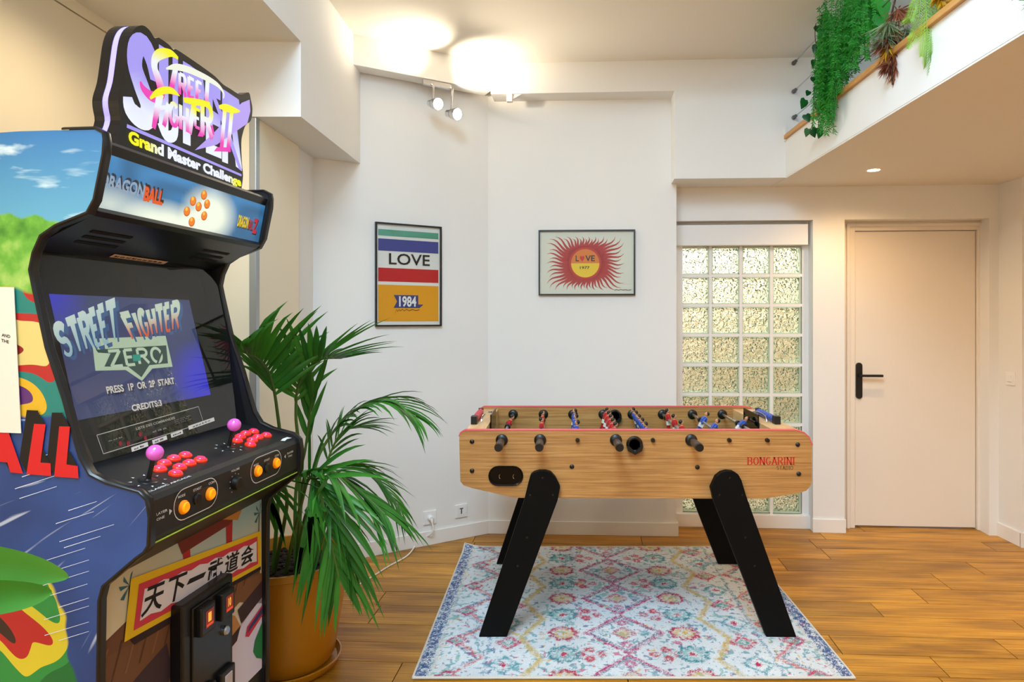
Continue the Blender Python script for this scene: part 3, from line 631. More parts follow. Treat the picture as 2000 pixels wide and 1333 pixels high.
for x, M_c in ((-0.388, M_redp), (1.055, M_bluep)):
    o = MB().cyl((x-TX, 3.13-TY, zc(0.905)), (x-TX, 3.375-TY, zc(0.905)), 0.0155, None, 14).build('score_slider', M_c, tb, True)
    for y in (3.16, 3.2, 3.24, 3.28, 3.32): MB().cyl((x-TX, y-0.002-TY, zc(0.905)), (x-TX, y+0.002-TY, zc(0.905)), 0.0165).build('score_ring', M_c, o, True)
    MB().box((x-0.014-TX, 3.085-TY, zc(0.885)), (x+0.014-TX, 3.128-TY, zc(0.924)), 0, None, 0.002).build('score_bracket', M_black, tb)
    MB().box((x-0.012-TX, 3.375-TY, zc(0.885)), (x+0.012-TX, 3.40-TY, zc(0.922)), 0, None, 0.002).build('score_bracket', M_black, tb)
    s_ = 1 if x < 0 else -1
    MB().tube(smooth_path([Vector((x+s_*0.07-TX, 3.26-TY, zc(0.92))), Vector((x+s_*0.05-TX, 3.22-TY, zc(0.925))), Vector((x+s_*0.03-TX, 3.18-TY, zc(0.91))), Vector((x+s_*0.028-TX, 3.16-TY, zc(0.886)))]), 0.0035, 6).build('wire_guide', M_chrome, tb, True)
# players: one body mesh per team
def player(M_shirt):
    m = MB()
    def block(zs):     # stacked rectangular sections (z, half width y, half depth x, material)
        for (z0, w0, d0, mi), (z1, w1, d1, _) in zip(zs[:-1], zs[1:]):
            v = [(d0, w0, z0), (-d0, w0, z0), (-d0, -w0, z0), (d0, -w0, z0), (d1, w1, z1), (-d1, w1, z1), (-d1, -w1, z1), (d1, -w1, z1)]
            m.add(v, [[0, 1, 2, 3], [7, 6, 5, 4], [0, 4, 5, 1], [1, 5, 6, 2], [2, 6, 7, 3], [3, 7, 4, 0]], mi)
    block([(-0.078, .009, .016, 2), (-0.068, .010, .012, 2), (-0.058, .009, .008, 0), (-0.036, .0095, .0085, 0), (-0.03, .014, .0095, 1), (-0.010, .015, .010, 1), (-0.008, .0145, .0105, 0), (0.012, .0185, .012, 0), (0.024, .017, .010, 0), (0.029, .006, .006, 3), (0.033, .005, .005, 3)])
    for s in (1, -1): m.tube([(0, s*.017, .022), (0.004, s*.0215, .008), (0.006, s*.018, -.012)], [.006, .0055, .0045], 6, 0)
    m.sphere((0.001, 0, .043), .0105, 3, 10, (1, .95, 1.15)); m.sphere((-0.0025, 0, .0465), .0108, 4, 10, (1, 1, 1))
    o = m.build('player', [M_shirt, M_whitepl, M_black, M_skin, M_hair], None, True, 50); return o
red, blue = player(M_redpl), player(M_bluepl)
C.objects.unlink(red); C.objects.unlink(blue)
rods = [(980, 'r', [0], 1, .45), (1055, 'r', [-.11, .11], 1, 0.0), (1128, 'b', [-.19, 0, .19], -1, .12), (1203, 'r', [-.24, -.12, 0, .12, .24], 1, .30), (1275, 'b', [-.24, -.12, 0, .12, .24], -1, -.25), (1350, 'r', [-.19, 0, .19], 1, -.06), (1424, 'b', [-.11, .11], -1, .5), (1498, 'b', [0], -1, .75)]
zr = zc(0.856)
HX = 0
for px, team, offs, hs, tilt in rods:
    x = (px-PX)/TS-TX; near = team == 'r'; tilt += 0
    if px == 1350: near = True
    y0 = yF-0.012 if not near else yF-0.055; y1 = yB+0.012 if near else yB+0.055
    rd = MB().cyl((x, y0, zr), (x, y1, zr), 0.0075, None, 12).build('rod', M_steel, tb, True)
    for ys in ([yF] if near else [])+[yJ]:
        b_ = MB().lathe([(0.0265, 0), (0.0265, 0.004), (0.021, 0.010), (0.0125, 0.012), (0.0125, 0.016), (0.008, 0.016)], (x, ys, zr), 20, 0, 'y').build('bushing', M_black, rd, True)
    if not near: MB().cyl((x, yF, zr), (x, yF-0.0145, zr), 0.0098, 0.008).build('bushing', M_black, rd, True)
    for yy in (offs[0]-.05, offs[-1]+.05): MB().cyl((x, yy-.012, zr), (x, yy+.012, zr), 0.015).build('rod_bumper', M_black, rd, True)
    ye = yF if near else yB; sg = -1 if near else 1
    h_ = MB().tube([(x, ye+sg*d_, zr) for d_ in (0.035, 0.04, 0.075, 0.12, 0.15, 0.158)], [0.013, 0.0155, 0.0165, 0.0175, 0.0185, 0.0185], 14).build('handle', M_handle, rd, True, 30)
    MB().cyl((x, ye+sg*0.158, zr), (x, ye+sg*0.172, zr), 0.0185, 0.0165, 14).build('handle_cap', M_black, rd, True, 30)
    for q, off in enumerate(offs):
        pl_ = dup(red if team == 'r' else blue, rd); pl_.location = (x, off, zr); pl_.rotation_euler = (0, tilt*(1 if team == 'r' else -1), 0 if team == 'r' else PI)
# ball cups, pocket, bolts
def cup(x, z, y, sg):
    m = MB(); pr_ = [(0.036, 0), (0.036, 0.010), (0.030, 0.016), (0.024, 0.014), (0.022, 0.006)]
    m.lathe(pr_, (x, y, z), 26, 0, 'y')
    if sg < 0: m.prism([(-0.036, -0.004), (-0.030, -0.026), (0, -0.042), (0.030, -0.026), (0.036, -0.004), (0.025, -0.004), (0, -0.03), (-0.025, -0.004)], y, y-0.028, lambda a, b, t: (x+a, t, z+b))
    o = m.build('ball_cup', M_black, tb, True, 30); fix_normals(o)
    MB().lathe([(0.0001, 0.0), (0.0235, 0.0)], (x, y+sg*0.0085, z), 24, 0, 'y').build('cup_mirror', mat('dark_glossy_insert', '3a5650', 0.08, spec=0.9), o)
cup(*tp(1239, 868), yF, -1); xq, zq = (1201-PX)*3.612/FOC-TX, EYE-(813-PY)*3.612/FOC-TZ; cup(xq, zq, yJ, -1)
x0, z0 = tp(988, 930); hw, hh = 0.0765, 0.044
oval = lambda k, e=0.0: ARC(x0-hw+hh, z0, hh*k+e, hh*k+e, 90, 270, 10)+ARC(x0+hw-hh, z0, hh*k+e, hh*k+e, -90, 90, 10)
mm = MB(); o1, o2 = oval(1.0), oval(.82); n_ = len(o1)
for i in range(n_):
    j = (i+1) % n_
    P = lambda q, y: (q[0], y, q[1])
    mm.add([P(o1[i], yF), P(o1[j], yF), P(o1[j], yF-.006), P(o1[i], yF-.006)], [[0, 1, 2, 3]]); mm.add([P(o1[i], yF-.006), P(o1[j], yF-.006), P(o2[j], yF-.004), P(o2[i], yF-.004)], [[0, 1, 2, 3]])
    mm.add([P(o2[i], yF-.004), P(o2[j], yF-.004), P(o2[j], yF-.0008), P(o2[i], yF-.0008)], [[0, 1, 2, 3]])
mm.add([(a, yF-.0008, b) for a, b in o2], [list(range(n_))]); pk = mm.build('ball_return', mat('glossy_black', '040405', 0.25, spec=0.2), tb)
for px in (978, 1005):
    xq, zq = tp(px, 931); mm = MB(); A_r = ARC(xq, zq, .007, .010, 110, 250, 6)
    mm.tube([(a, yF-.003, b) for a, b in A_r], .0014, 5, caps=True).build('pocket_glint', M_chrome, pk, True)
for px, py in ((922, 863), (922, 920), (1117, 912), (1362, 913), (1558, 869), (1560, 926)):
    xq, zq = tp(px, py); MB().lathe([(0.010, 0), (0.010, 0.003), (0.007, 0.006), (0.0001, 0.0072)], (xq, yF, zq), 14, 0, 'y').build('bolt_cap', M_black, tb, True); 
# lettering
LT = MB(); c0 = tp(1460, 908); c1 = tp(1552, 894)
strokes(LT, 'BONGARINI', quadmap((c0[0], yF-.0007, c0[1]), (c1[0], yF-.0007, c0[1]), (c1[0], yF-.0007, c1[1]), (c0[0], yF-.0007, c1[1])), lin('c8201c'), .26, .07, .26, 0, 1.3)
c0 = tp(1517, 918); c1 = tp(1549, 911)
strokes(LT, 'STADIO', quadmap((c0[0], yF-.0007, c0[1]), (c1[0], yF-.0007, c0[1]), (c1[0], yF-.0007, c1[1]), (c0[0], yF-.0007, c1[1])), lin('5a3a1a'), .2, .09, .2, 0, 1.3)
o = LT.build('lettering', M_printm, tb)
# legs
legL = [tp(*p) for p in [(937, 1240), (991, 1241), (1089, 974), (1094, 948), (1085, 930), (1076, 920), (1066, 917), (1053, 917), (1043, 920), (1037, 925), (1032, 943), (1025, 972)]]
legR = [tp(*p) for p in [(1492, 1244), (1550, 1247), (1453, 965), (1444, 935), (1438, 924), (1428, 918), (1416, 917), (1405, 920), (1395, 928), (1385, 950), (1391, 976)]]
for lg in (legL, legR):
    lg = [(a, max(b, 0.0)) if b > 0.01 else (a, 0.0) for a, b in lg]
    for y0, y1 in ((yF-0.036, yF-0.001), (yB+0.001, yB+0.036)):
        o = MB().prism(lg, y0, y1, lambda a, b, t: (a, t, b)).build('leg', M_blackpaint, tb); fix_normals(o)
        bvm = o.modifiers.new('bevel', 'BEVEL'); bvm.width = 0.002; bvm.segments = 1; bvm.limit_method = 'ANGLE'
        if y0 < yF:
            cx_ = sum(a for a, b in lg)/len(lg); sg = 1 if lg is legL or lg[0][0] < 0 else -1
            mm = MB(); base = (1060 if sg > 0 else 1421)
            for dx, py in ((0, 930), (-24, 963), (20, 963), (-30, 1045), (-48, 1100)):
                xq, zq = tp(base+dx*sg, py); mm.lathe([(0.005, 0), (0.004, 0.002), (0.0001, 0.0025)], (xq, y0, zq), 10, 0, 'y')
            mm.build('screw', M_satin, o)
# stretchers between the legs, under the box
for sg, px in ((1, 1050), (-1, 1412)):
    a, b = tp(px, 970); a2, b2 = tp(px+sg*-22, 1060)
    o = MB().prism([(a-.035, b-.01), (a+.035, b-.01), (a2+.01, b2), (a2-.01, b2)], yF+.002, yF+.03, lambda p_, q_, t: (p_, t, q_)).build('leg_gusset', M_blackpaint, tb); fix_normals(o)
    o = MB().prism([(a-.035, b-.01), (a+.035, b-.01), (a2+.01, b2), (a2-.01, b2)], yB-.03, yB-.002, lambda p_, q_, t: (p_, t, q_)).build('leg_gusset', M_blackpaint, tb); fix_normals(o)
# ------------------------------------------------------------------ arcade cabinet (local x along the front, y back, z up)
CW, PT = 0.722, 0.02
CROT = math.atan2(0.997, 0.078)
ca = thing('arcade_cabinet', 'tall black arcade cabinet with printed sides and lit screen at the left wall', 'arcade cabinet', (-0.884, 1.412, 0), CROT)
prof = [(0.106, 1.795), (0.104, 1.781), (0.106, 1.75), (0.127, 1.651), (0.143, 1.623), (0.183, 1.608), (0.216, 1.596), (0.252, 1.573), (0.270, 1.535), (0.278, 1.497), (0.270, 1.459), (0.239, 1.325), (0.199, 1.212), (0.179, 1.143), (0.160, 1.083), (0.137, 1.046), (0.098, 1.028), (0.023, 1.010), (0.006, 0.994), (0.0, 0.956), (0.003, 0.896), (0.012, 0.882), (0.029, 0.870), (0.078, 0.829), (0.107, 0.805), (0.116, 0.772), (0.119, 0.594), (0.119, 0.0)]
outl = prof+[(0.74, 0.0), (0.74, 1.70), (0.60, 1.79), (0.30, 1.803), (0.118, 1.803)]
M_art = mat('printed_side', 'ffffff', 0.45); ns, ls, b = nodes(M_art)
def art_nodes(m):
    ns, ls, b = nodes(m); tc = N(ns, 'ShaderNodeTexCoord'); sx = N(ns, 'ShaderNodeSeparateXYZ'); ls.new(tc.outputs['Object'], sx.inputs[0])
    def noise(scale, detail=3, st=(1, 1, 1), dist=0.0):
        mp = N(ns, 'ShaderNodeMapping'); mp.inputs['Scale'].default_value = st; n = N(ns, 'ShaderNodeTexNoise'); n.inputs['Scale'].default_value = scale; n.inputs['Detail'].default_value = detail; n.inputs['Distortion'].default_value = dist
        ls.new(tc.outputs['Object'], mp.inputs[0]); ls.new(mp.outputs[0], n.inputs[0]); return n.outputs[0]
    def math_(op, a, b_=None, c=None, clamp=False):
        n = N(ns, 'ShaderNodeMath', operation=op); n.use_clamp = clamp
        for k, v in enumerate((a, b_, c)):
            if v is None: continue
            if isinstance(v, (int, float)): n.inputs[k].default_value = v
            else: ls.new(v, n.inputs[k])
        return n.outputs[0]
    def mix(f, a, b_):
        n = N(ns, 'ShaderNodeMix', data_type='RGBA'); ls.new(f, n.inputs[0])
        for k, v in ((6, a), (7, b_)):
            if isinstance(v, str): n.inputs[k].default_value = (*lin(v), 1)
            else: ls.new(v, n.inputs[k])
        return n.outputs[2]
    def rmp(v, stops, const=False):
        r = ramp(ns, stops); r.color_ramp.interpolation = 'CONSTANT' if const else 'LINEAR'; ls.new(v, r.inputs[0]); return r.outputs[0]
    d, z = sx.outputs[1], sx.outputs[2]
    below = lambda z0, amp, nz, w_=.006: math_('MULTIPLY_ADD', math_('SUBTRACT', math_('MULTIPLY_ADD', nz, amp, z0-amp/2), z), 1/w_, 0.5, True)
    sky = rmp(math_('MULTIPLY_ADD', z, 4.0, -6.25), [(0, '63a8c0'), (1, '2f6ea6')])
    sky = mix(rmp(noise(5, 4, (1, 1.0, 4.5), .4), [(.56, '000000'), (.72, 'ffffff')]), sky, 'dfeeea')
    hill = rmp(noise(16, 6), [(.3, '35781e'), (.5, '6aa838'), (.7, 'a9c864')])
    c = mix(below(1.605, .10, noise(9, 2)), sky, hill)
    patch = rmp(noise(4.6, 1.2, (1, 1, 1), .7), [(0, '8a1e1e'), (.38, 'd8c276'), (.47, 'b02420'), (.52, '1f7a70'), (.57, 'd8a820'), (.63, '5a2a6a'), (.68, 'e2cfa0')], True)
    c = mix(below(1.46, .10, noise(6, 1)), c, patch)
    blue = rmp(noise(4, 2), [(.3, '1e3468'), (.7, '2f4f92')])
    # white streaks raying out from the corner of the control panel
    ang = math_('ARCTAN2', math_('SUBTRACT', z, 1.13), math_('SUBTRACT', d, -.12)); cm = N(ns, 'ShaderNodeCombineXYZ'); ls.new(math_('MULTIPLY', ang, 26), cm.inputs[0]); ls.new(math_('MULTIPLY', d, 5), cm.inputs[1])
    st = N(ns, 'ShaderNodeTexNoise'); st.inputs['Scale'].default_value = 1; st.inputs['Detail'].default_value = 1; ls.new(cm.outputs[0], st.inputs[0])
    blue = mix(rmp(st.outputs[0], [(.66, '000000'), (.74, 'cccccc')]), blue, 'dfe6f4')
    c = mix(below(1.17, .05, noise(8, 1)), c, blue)
    low = rmp(noise(4.0, 1.2, (1, 1, 1), .8), [(0, '1a6a2e'), (.40, '2f8a3c'), (.48, 'd8c22a'), (.55, 'b8241e'), (.61, '3a2418'), (.66, 'e8c8a8')], True)
    rr = math_('SQRT', math_('ADD', math_('POWER', math_('SUBTRACT', d, .36), 2), math_('POWER', math_('SUBTRACT', z, .66), 2)))
    c = mix(math_('MULTIPLY_ADD', math_('SUBTRACT', math_('MULTIPLY_ADD', noise(9, 1), .12, .13), rr), 120, .5, True), c, low)
    ls.new(c, b.inputs['Base Color'])
art_nodes(M_art)
L3 = lambda t: (lambda a, b_, t_: (t_, a, b_))
for nm, s0, s1, mi, mb_ in (('side_panel', 0.0, PT, 1, 0), ('side_panel', CW-PT, CW, 0, 1)):
    o = MB().prism(outl, s0, s1, lambda a, b_, t: (t, a, b_), mi, 0, mb_).build(nm, [M_deck, M_art], ca); o['label'] = 'side panel with colourful print'
    fix_normals(o)
    # moulded edge along the front profile
    mm = MB(); pr2 = [(0.20, 1.8045), (0.125, 1.805)]+prof[:-1]+[(0.119, 0.0)]
    secs = []
    for i, (a, b_) in enumerate(pr2):
        a0_, b0_ = pr2[max(i-1, 0)]; a1_, b1_ = pr2[min(i+1, len(pr2)-1)]; dx, dz = a1_-a0_, b1_-b0_; l_ = math.hypot(dx, dz); nx_, nz_ = dz/l_, -dx/l_
        e1, e2 = s0-0.0015, s1+0.0015
        secs.append([(e1, a-nx_*.001, b_-nz_*.001), (e1, a+nx_*.003, b_+nz_*.003), (e1+.004, a+nx_*.006, b_+nz_*.006), (e2-.004, a+nx_*.006, b_+nz_*.006), (e2, a+nx_*.003, b_+nz_*.003), (e2, a-nx_*.001, b_-nz_*.001)])
    vs = [p for s in secs for p in s]; fs = [[i*6+k, i*6+k+1, (i+1)*6+k+1, (i+1)*6+k] for i in range(len(secs)-1) for k in range(5)]
    e_ = mm.add(vs, fs).build('edge_moulding', M_satin, o, True, 35); fix_normals(e_)
A0, A1 = PT, CW-PT
ext = lambda pts, m_, nm, par=None, x0=A0, x1=A1: fix_normals(MB().prism(pts, x0, x1, lambda a, b_, t: (t, a, b_)).build(nm, m_, par or ca))
ext([(0.74, 0.02), (0.74, 1.70), (0.60, 1.785), (0.588, 1.77), (0.72, 1.69), (0.72, 0.02)], M_black, 'back_panel')
ext([(0.118, 1.757), (0.110, 1.778), (0.116, 1.786), (0.60, 1.786), (0.60, 1.77), (0.14, 1.757)], M_satin, 'top_panel')
ext([(0.140, 1.637), (0.133, 1.628), (0.146, 1.618), (0.30, 1.545), (0.31, 1.555), (0.16, 1.64)], M_satin, 'speaker_panel')
sp_ = bpy.data.objects['speaker_panel']
def spk(s, q, off=0.001): a = Vector((0.146, 1.618)); b_ = Vector((0.30, 1.545)); p = a+(b_-a)*q; n = Vector((-(b_-a).y, (b_-a).x)).normalized(); n = -n if n.y > 0 else n; p += n*off; return (s, p.x, p.y)
for s0 in (0.08, 0.50):
    mm = MB()
    for q in (0.35, 0.5, 0.65):
        P = [spk(s0+0.03*(q-.35), q-.035), spk(s0+0.13+0.03*(q-.35), q-.035), spk(s0+0.13+0.03*(q-.35), q+.035), spk(s0+0.03*(q-.35), q+.035)]
        mm.add(P, [[0, 1, 2, 3]])
    mm.build('speaker_slots', mat('slot_black', '010101', 0.9), sp_)
mm = MB(); g = lambda a, b_: spk(0.245+a*0.21, 0.93-b_*0.10+0.02*a, 0.002)
put_poly(mm, [(0, 0), (1, 0), (1, 1), (0, 1)], g, lin('d3b79a')); scribble(mm, 0, 1, 0, 1, lambda a, b_: spk(0.255+a*0.19, 0.905-b_*0.05+0.02*a, 0.0026), lin('30221a'), 9)
mm.build('label_strip', M_printm, sp_)
# lit marquee
mq = [(0.118, 1.757), (0.141, 1.638)]
MQ = lambda s, q, off=0.0: (s, mq[0][0]+(mq[1][0]-mq[0][0])*q-off, mq[0][1]+(mq[1][1]-mq[0][1])*q-off*0.19)
mm = MB(); nx, ny = 60, 14; vs, cs, fs = [], [], []
for j in range(ny+1):
    for i in range(nx+1):
        a, b_ = i/nx, j/ny; vs.append(MQ(A0+(A1-A0)*a, b_))
        k = max(0, 1-math.hypot((a-.36)/.26, (b_-1.05)/.55)); k2 = max(0, 1-math.hypot((a-.60)/.20, (b_-.62)/.75)); k3 = max(0, 1-math.hypot((a-.06)/.25, (b_-.9)/.5))
        nn = 0.5+0.5*math.sin(a*23+b_*7+2*math.sin(a*11-b_*5)); base = np.array(lin('3c7cae'))*(0.75+.5*nn*(1-b_)); base = base*(1-.35*max(0, a-.7)*2)
        kk = min(1, k*1.5+k2*1.7+k3*.7); cs.append(tuple(base*(1-kk)+np.array(lin('f4fbe6'))*kk))
for j in range(ny):
    for i in range(nx): q = j*(nx+1)+i; fs.append([q, q+1, q+nx+2, q+nx+1])
mm.add(vs, fs, 0, cs)
def mqmap(x0, y0, x1, y1, off, sh=0.0, slant=0.0): return lambda a, b_: MQ(A0+(A1-A0)*(x0+(x1-x0)*a+slant*b_), y1-(y1-y0)*b_+sh*(a-.5), off)
def MT(s, x0, y0, x1, y1, c, off, bold, **k): put_text(mm, s, mqmap(x0, y0, x1, y1, off, **k), c, bold)
for off, dx, dy, c1, c2 in ((.0006, .006, -.05, lin('26303c'), lin('3a1a14')), (.0010, 0, 0, lin('8ea2b8'), lin('e2571e'))):
    MT('DRAGON', .005+dx, .36+dy, .205+dx, .62+dy, c1, off, .035); MT('BALL', .205+dx, .38+dy, .305+dx, .68+dy, c2, off, .05)
for off, dx, dy, c1, c2, c3 in ((.0006, .004, .03, lin('151008'), lin('200a0a'), lin('200a0a')), (.0010, 0, 0, lin('e8c81e'), lin('a82a2e'), lin('b8203a'))):
    MT('DRAGON', .80+dx, .42+dy, .885+dx, .72+dy, c1, off, .04); MT('BALL', .887+dx, .46+dy, .925+dx, .72+dy, c2, off, .04); MT('Z', .925+dx, .40+dy, .965+dx, .80+dy, c3, off, .06)
for bx, by in ((.535, .24), (.475, .44), (.565, .42), (.515, .53), (.45, .70), (.49, .90), (.56, .70)):
    for r_, c, off, ox, oy in ((1.0, 'c8581c', .0006, 0, 0), (.86, 'f0821e', .0009, -.001, -.01), (.4, 'ffc04a', .0012, -.006, -.05)):
        rr = .0195*r_; put_poly(mm, [(math.cos(2*PI*k/18), math.sin(2*PI*k/18)) for k in range(18)], lambda a, b_: MQ(A0+(A1-A0)*(bx+ox+a*rr), by+oy-.03-b_*rr*5.6, off), lin(c))
o = mm.build('marquee', M_lit, ca); o['label'] = 'lit blue marquee with DRAGON BALL lettering'
ext([(0.16, 1.65), (0.17, 1.745), (0.72, 1.745), (0.72, 1.65)], M_black, 'light_box')
# screen: dark bezel plane, lcd and glass
G0, G1 = Vector((0.288, 1.548)), Vector((0.182, 1.058)); nG = Vector((0.49, -0.106)).normalized()      # nG points into the cabinet
def SCR(s, q, off): p = Vector((0.335, 1.497))+(Vector((0.24, 1.10))-Vector((0.335, 1.497)))*q; p -= nG*off; return (s, p.x, p.y)
MB().add([SCR(A0, -.20, 0), SCR(A1, -.20, 0), SCR(A1, 1.15, 0), SCR(A0, 1.15, 0)], [[0, 1, 2, 3]]).build('screen_bezel', mat('matt_black_bezel', '060607', 0.7), ca)
gl = MB().add([(A0, G0.x, G0.y), (A1, G0.x, G0.y), (A1, G1.x, G1.y), (A0, G1.x, G1.y)], [[0, 1, 2, 3]]).build('screen_glass', M_screen_glass, ca)
mm = MB(); nx, ny = 40, 26; vs, cs, fs = [], [], []
S0, S1, Q0, Q1 = 0.100, 0.618, 0.125, 0.877
for j in range(ny+1):
    for i in range(nx+1):
        a, b_ = i/nx, j/ny; vs.append(SCR(S0+(S1-S0)*a, Q0+(Q1-Q0)*b_, .001))
        k = max(max(0, 1-math.hypot(a/.22, b_/.35)), min(1, max(0, 1-math.hypot((a-1)/.35, (b_-.85)/.45))*1.8))
        cs.append(tuple(np.array(lin('3f4a78'))*(1-k)+np.array(lin('3a3ae0'))*k))
for j in range(ny):
    for i in range(nx): q = j*(nx+1)+i; fs.append([q, q+1, q+nx+2, q+nx+1])
mm.add(vs, fs, 0, cs)
SQ = lambda s, q, off=.002: SCR(s, q, off)
def quad_s(c00, c10, c11, c01, off): return quadmap((*c00, 0), (*c10, 0), (*c11, 0), (*c01, 0), lambda p: SCR(p.x, p.y, off))
# plate below the title
pl_ = [(.196, .40), (.47, .40), (.470, .628), (.385, .625), (.335, .70), (.285, .615), (.185, .60)]
put_poly(mm, pl_, lambda a, b_: SCR(a, b_, .002), lin('c9e0bc'))
pd = [(.200, .47), (.462, .47), (.452, .60), (.375, .60), (.335, .675), (.295, .595), (.215, .58), (.245, .50), (.205, .49)]
put_poly(mm, pd, lambda a, b_: SCR(a, b_, .003), lin('2f5048'))
strokes(mm, 'ZERO', quad_s((.235, .585), (.435, .585), (.435, .485), (.235, .485), .004), lin('cfe6c2'), .22, .2, 0, 0, 1.0)
put_poly(mm, [(.318, .52), (.348, .52), (.345, .565), (.316, .565)], lambda a, b_: SCR(a, b_, .0046), lin('20a890'))
put_poly(mm, [(.40, .60), (.445, .475), (.452, .478), (.408, .60)], lambda a, b_: SCR(a, b_, .0046), lin('2f5048'))
grad1 = lambda a, b_: tuple(np.array(lin('a8cfd8'))*(1-b_)*1+np.array(lin('dff4e8'))*b_)
def grad2(a, b_):
    k = min(1, max(0, (b_-.15)/.5)); return tuple(np.array(lin('f0622a'))*(1-k)+np.array(lin('e4f4d8'))*k)
for off, dx, dy, c1, c2 in ((.0028, .012, .02, lin('3f6a9a'), lin('3f6a9a')), (.0036, 0, 0, grad1, grad2)):
    strokes(mm, 'STREET', quad_s((.10+dx, .50+dy), (.285+dx, .40+dy), (.300+dx, .165+dy), (.085+dx, .33+dy), off), c1, .38, .27, 0, .4, 1.3, 0, {0: 1.4, 5: 1.2})
    strokes(mm, 'FIGHTER', quad_s((.330+dx, .415+dy), (.535+dx, .345+dy), (.565+dx, .150+dy), (.310+dx, .255+dy), off), c2, .38, .27, 0, .4, 1.3, 0, {0: 1.3, 6: 1.3})
for s_, x0, x1, y0, y1 in (('PRESS  1P  OR  2P  START', .205, .462, .705, .752), ('CREDITS:3', .275, .39, .845, .888)):
    put_text(mm, s_, quad_s((x0+.004, y1+.012), (x1+.004, y1+.012), (x1+.004, y0+.012), (x0+.004, y0+.012), .0022), lin('26243a'), .03)
    put_text(mm, s_, quad_s((x0, y1), (x1, y1), (x1, y0), (x0, y0), .003), lin('f0e8d8'), .03)
o = mm.build('monitor_screen', M_lcd, ca); o['label'] = 'blue lit screen reading STREET FIGHTER ZERO'
# line-printed instruction panel and stickers on the glass
def GS(s, q, off=.001): p = G0+(G1-G0)*q; return (s, p.x-nG.x*off, p.y-nG.y*off)
mm = MB(); c = lin('b8b8ae'); gq = [(.092, .873), (.475, .857), (.482, .955), (.098, .968)]
gq = [(.090, .880), (.474, .850), (.482, .950), (.098, .972)]
for (x0, y0), (x1, y1) in zip(gq, gq[1:]+gq[:1]):
    v = Vector((x1-x0, (y1-y0)*.5)); n = Vector((-v.y, v.x)).normalized()*.0009; mm.add([GS(x0-n.x, y0-n.y*2), GS(x1-n.x, y1-n.y*2), GS(x1+n.x, y1+n.y*2), GS(x0+n.x, y0+n.y*2)], [[0, 1, 2, 3]], 0, c)
gmap = lambda x0, x1, y0, y1: (lambda a, b_: GS(x0+(x1-x0)*a, y1-(y1-y0)*b_-.03*(x0+(x1-x0)*a-.09)/.384, .0012))
put_text(mm, 'LISTE DES COMMANDES', gmap(.215, .365, .897, .910), lin('a8a89e'), .02)
for x0, x1, y0, y1 in ((.36, .44, .915, .919), (.36, .43, .925, .929), (.36, .44, .935, .939), (.12, .17, .92, .925), (.27, .33, .938, .948)): scribble(mm, 0, 1, 0, 1, gmap(x0, x1, y0, y1), lin('8a8a82'), 3)
for x, y in ((.155, .945), (.18, .955), (.225, .925), (.24, .95)): put_poly(mm, [(math.cos(k*PI/4)*.006, math.sin(k*PI/4)*.012) for k in range(8)], lambda a, b_: GS(x+a, y+b_, .0012), lin('8a2a2e'))
mm.build('instruction_print', M_printm, gl)
for x0, x1, q0, q1, nw in ((.186, .245, .978, 1.0, 2.2), (.262, .318, .970, .992, 2), (.335, .385, .962, .984, 1.4), (.412, .535, .945, .967, 6)):
    mm = MB(); sk_ = -.020*(x1-x0)/.06
    put_poly(mm, [(0, 0), (1, 0), (1, 1), (0, 1)], lambda a, b_: GS(x0+(x1-x0)*a, q1+(q0-q1)*b_+sk_*a*.3, .0012), lin('e4e2da'))
    scribble(mm, 0, 1, 0, 1, lambda a, b_: GS(x0+(x1-x0)*(.15+.7*a), q1+(q0-q1)*(.3+.4*b_)+sk_*a*.3, .0016), lin('3a3638'), nw); mm.build('sticker', M_printm, gl)
# control box
DK0, DK1 = (0.014, 1.000), (0.20, 1.047)
cb = ext([(0.205, 1.048), (0.030, 1.004), (0.014, 0.997), (0.007, 0.985), (0.007, 0.905), (0.012, 0.893), (0.125, 0.802), (0.205, 0.802)], M_deck, 'control_box')
tD = Vector((DK1[0]-DK0[0], DK1[1]-DK0[1])).normalized()
def DK(s, d, h=0.0): z = DK0[1]+(d-DK0[0])*tD.y/tD.x; return Vector((s, d-tD.y*h, z+tD.x*h))
upD = Vector((0, -tD.y, tD.x)); rotD = upD.to_track_quat('Z', 'X').to_matrix().to_4x4()
def onD(mb, s, d): Mx = rotD.copy(); Mx.translation = DK(s, d); mb.v = [tuple(Mx @ Vector(v)) for v in mb.v]; return mb
M_btn = mat('translucent_red_button', 'ff3c70', 0.15, emit='ff2a5c', es=0.35, coat=.6); M_btn2 = mat('red_orange_rim', 'f03a1e', 0.25, emit='ff3a10', es=0.18)
M_ball = mat('violet_ball', 'd060c0', 0.12, emit='d84ab8', es=0.25, coat=.8)
M_orange = mat('lit_orange_button', 'ff9a10', 0.25, emit='ff8a08', es=0.75); M_rim = mat('orange_rim', 'd87a10', 0.3, emit='e07808', es=0.3)
first = {}
def button(s, d):
    if 'b' not in first:
        r_ = onD(MB().lathe([(.0165, 0), (.0165, .004), (.0145, .007), (.012, .007), (.012, .004)], (0, 0, 0), 22), 0, 0).build('button_rim', M_btn2, cb, True, 30)
        k = onD(MB().lathe([(.0118, .004), (.0118, .0085), (.010, .0105), (.0001, .009)], (0, 0, 0), 20), 0, 0).build('button', M_btn, cb, True, 30); first['b'] = (r_, k); L_ = [r_, k]
    else: L_ = [dup(x, cb) for x in first['b']]
    v = DK(s, d)-DK(0, 0)
    for x in L_: x.location = v
for s, d in ((.164, .093), (.206, .111), (.252, .118), (.295, .116), (.165, .053), (.208, .072), (.250, .075), (.293, .073), (.516, .104), (.558, .119), (.601, .127), (.642, .124), (.514, .062), (.556, .080), (.599, .086), (.640, .081)): button(s, d)
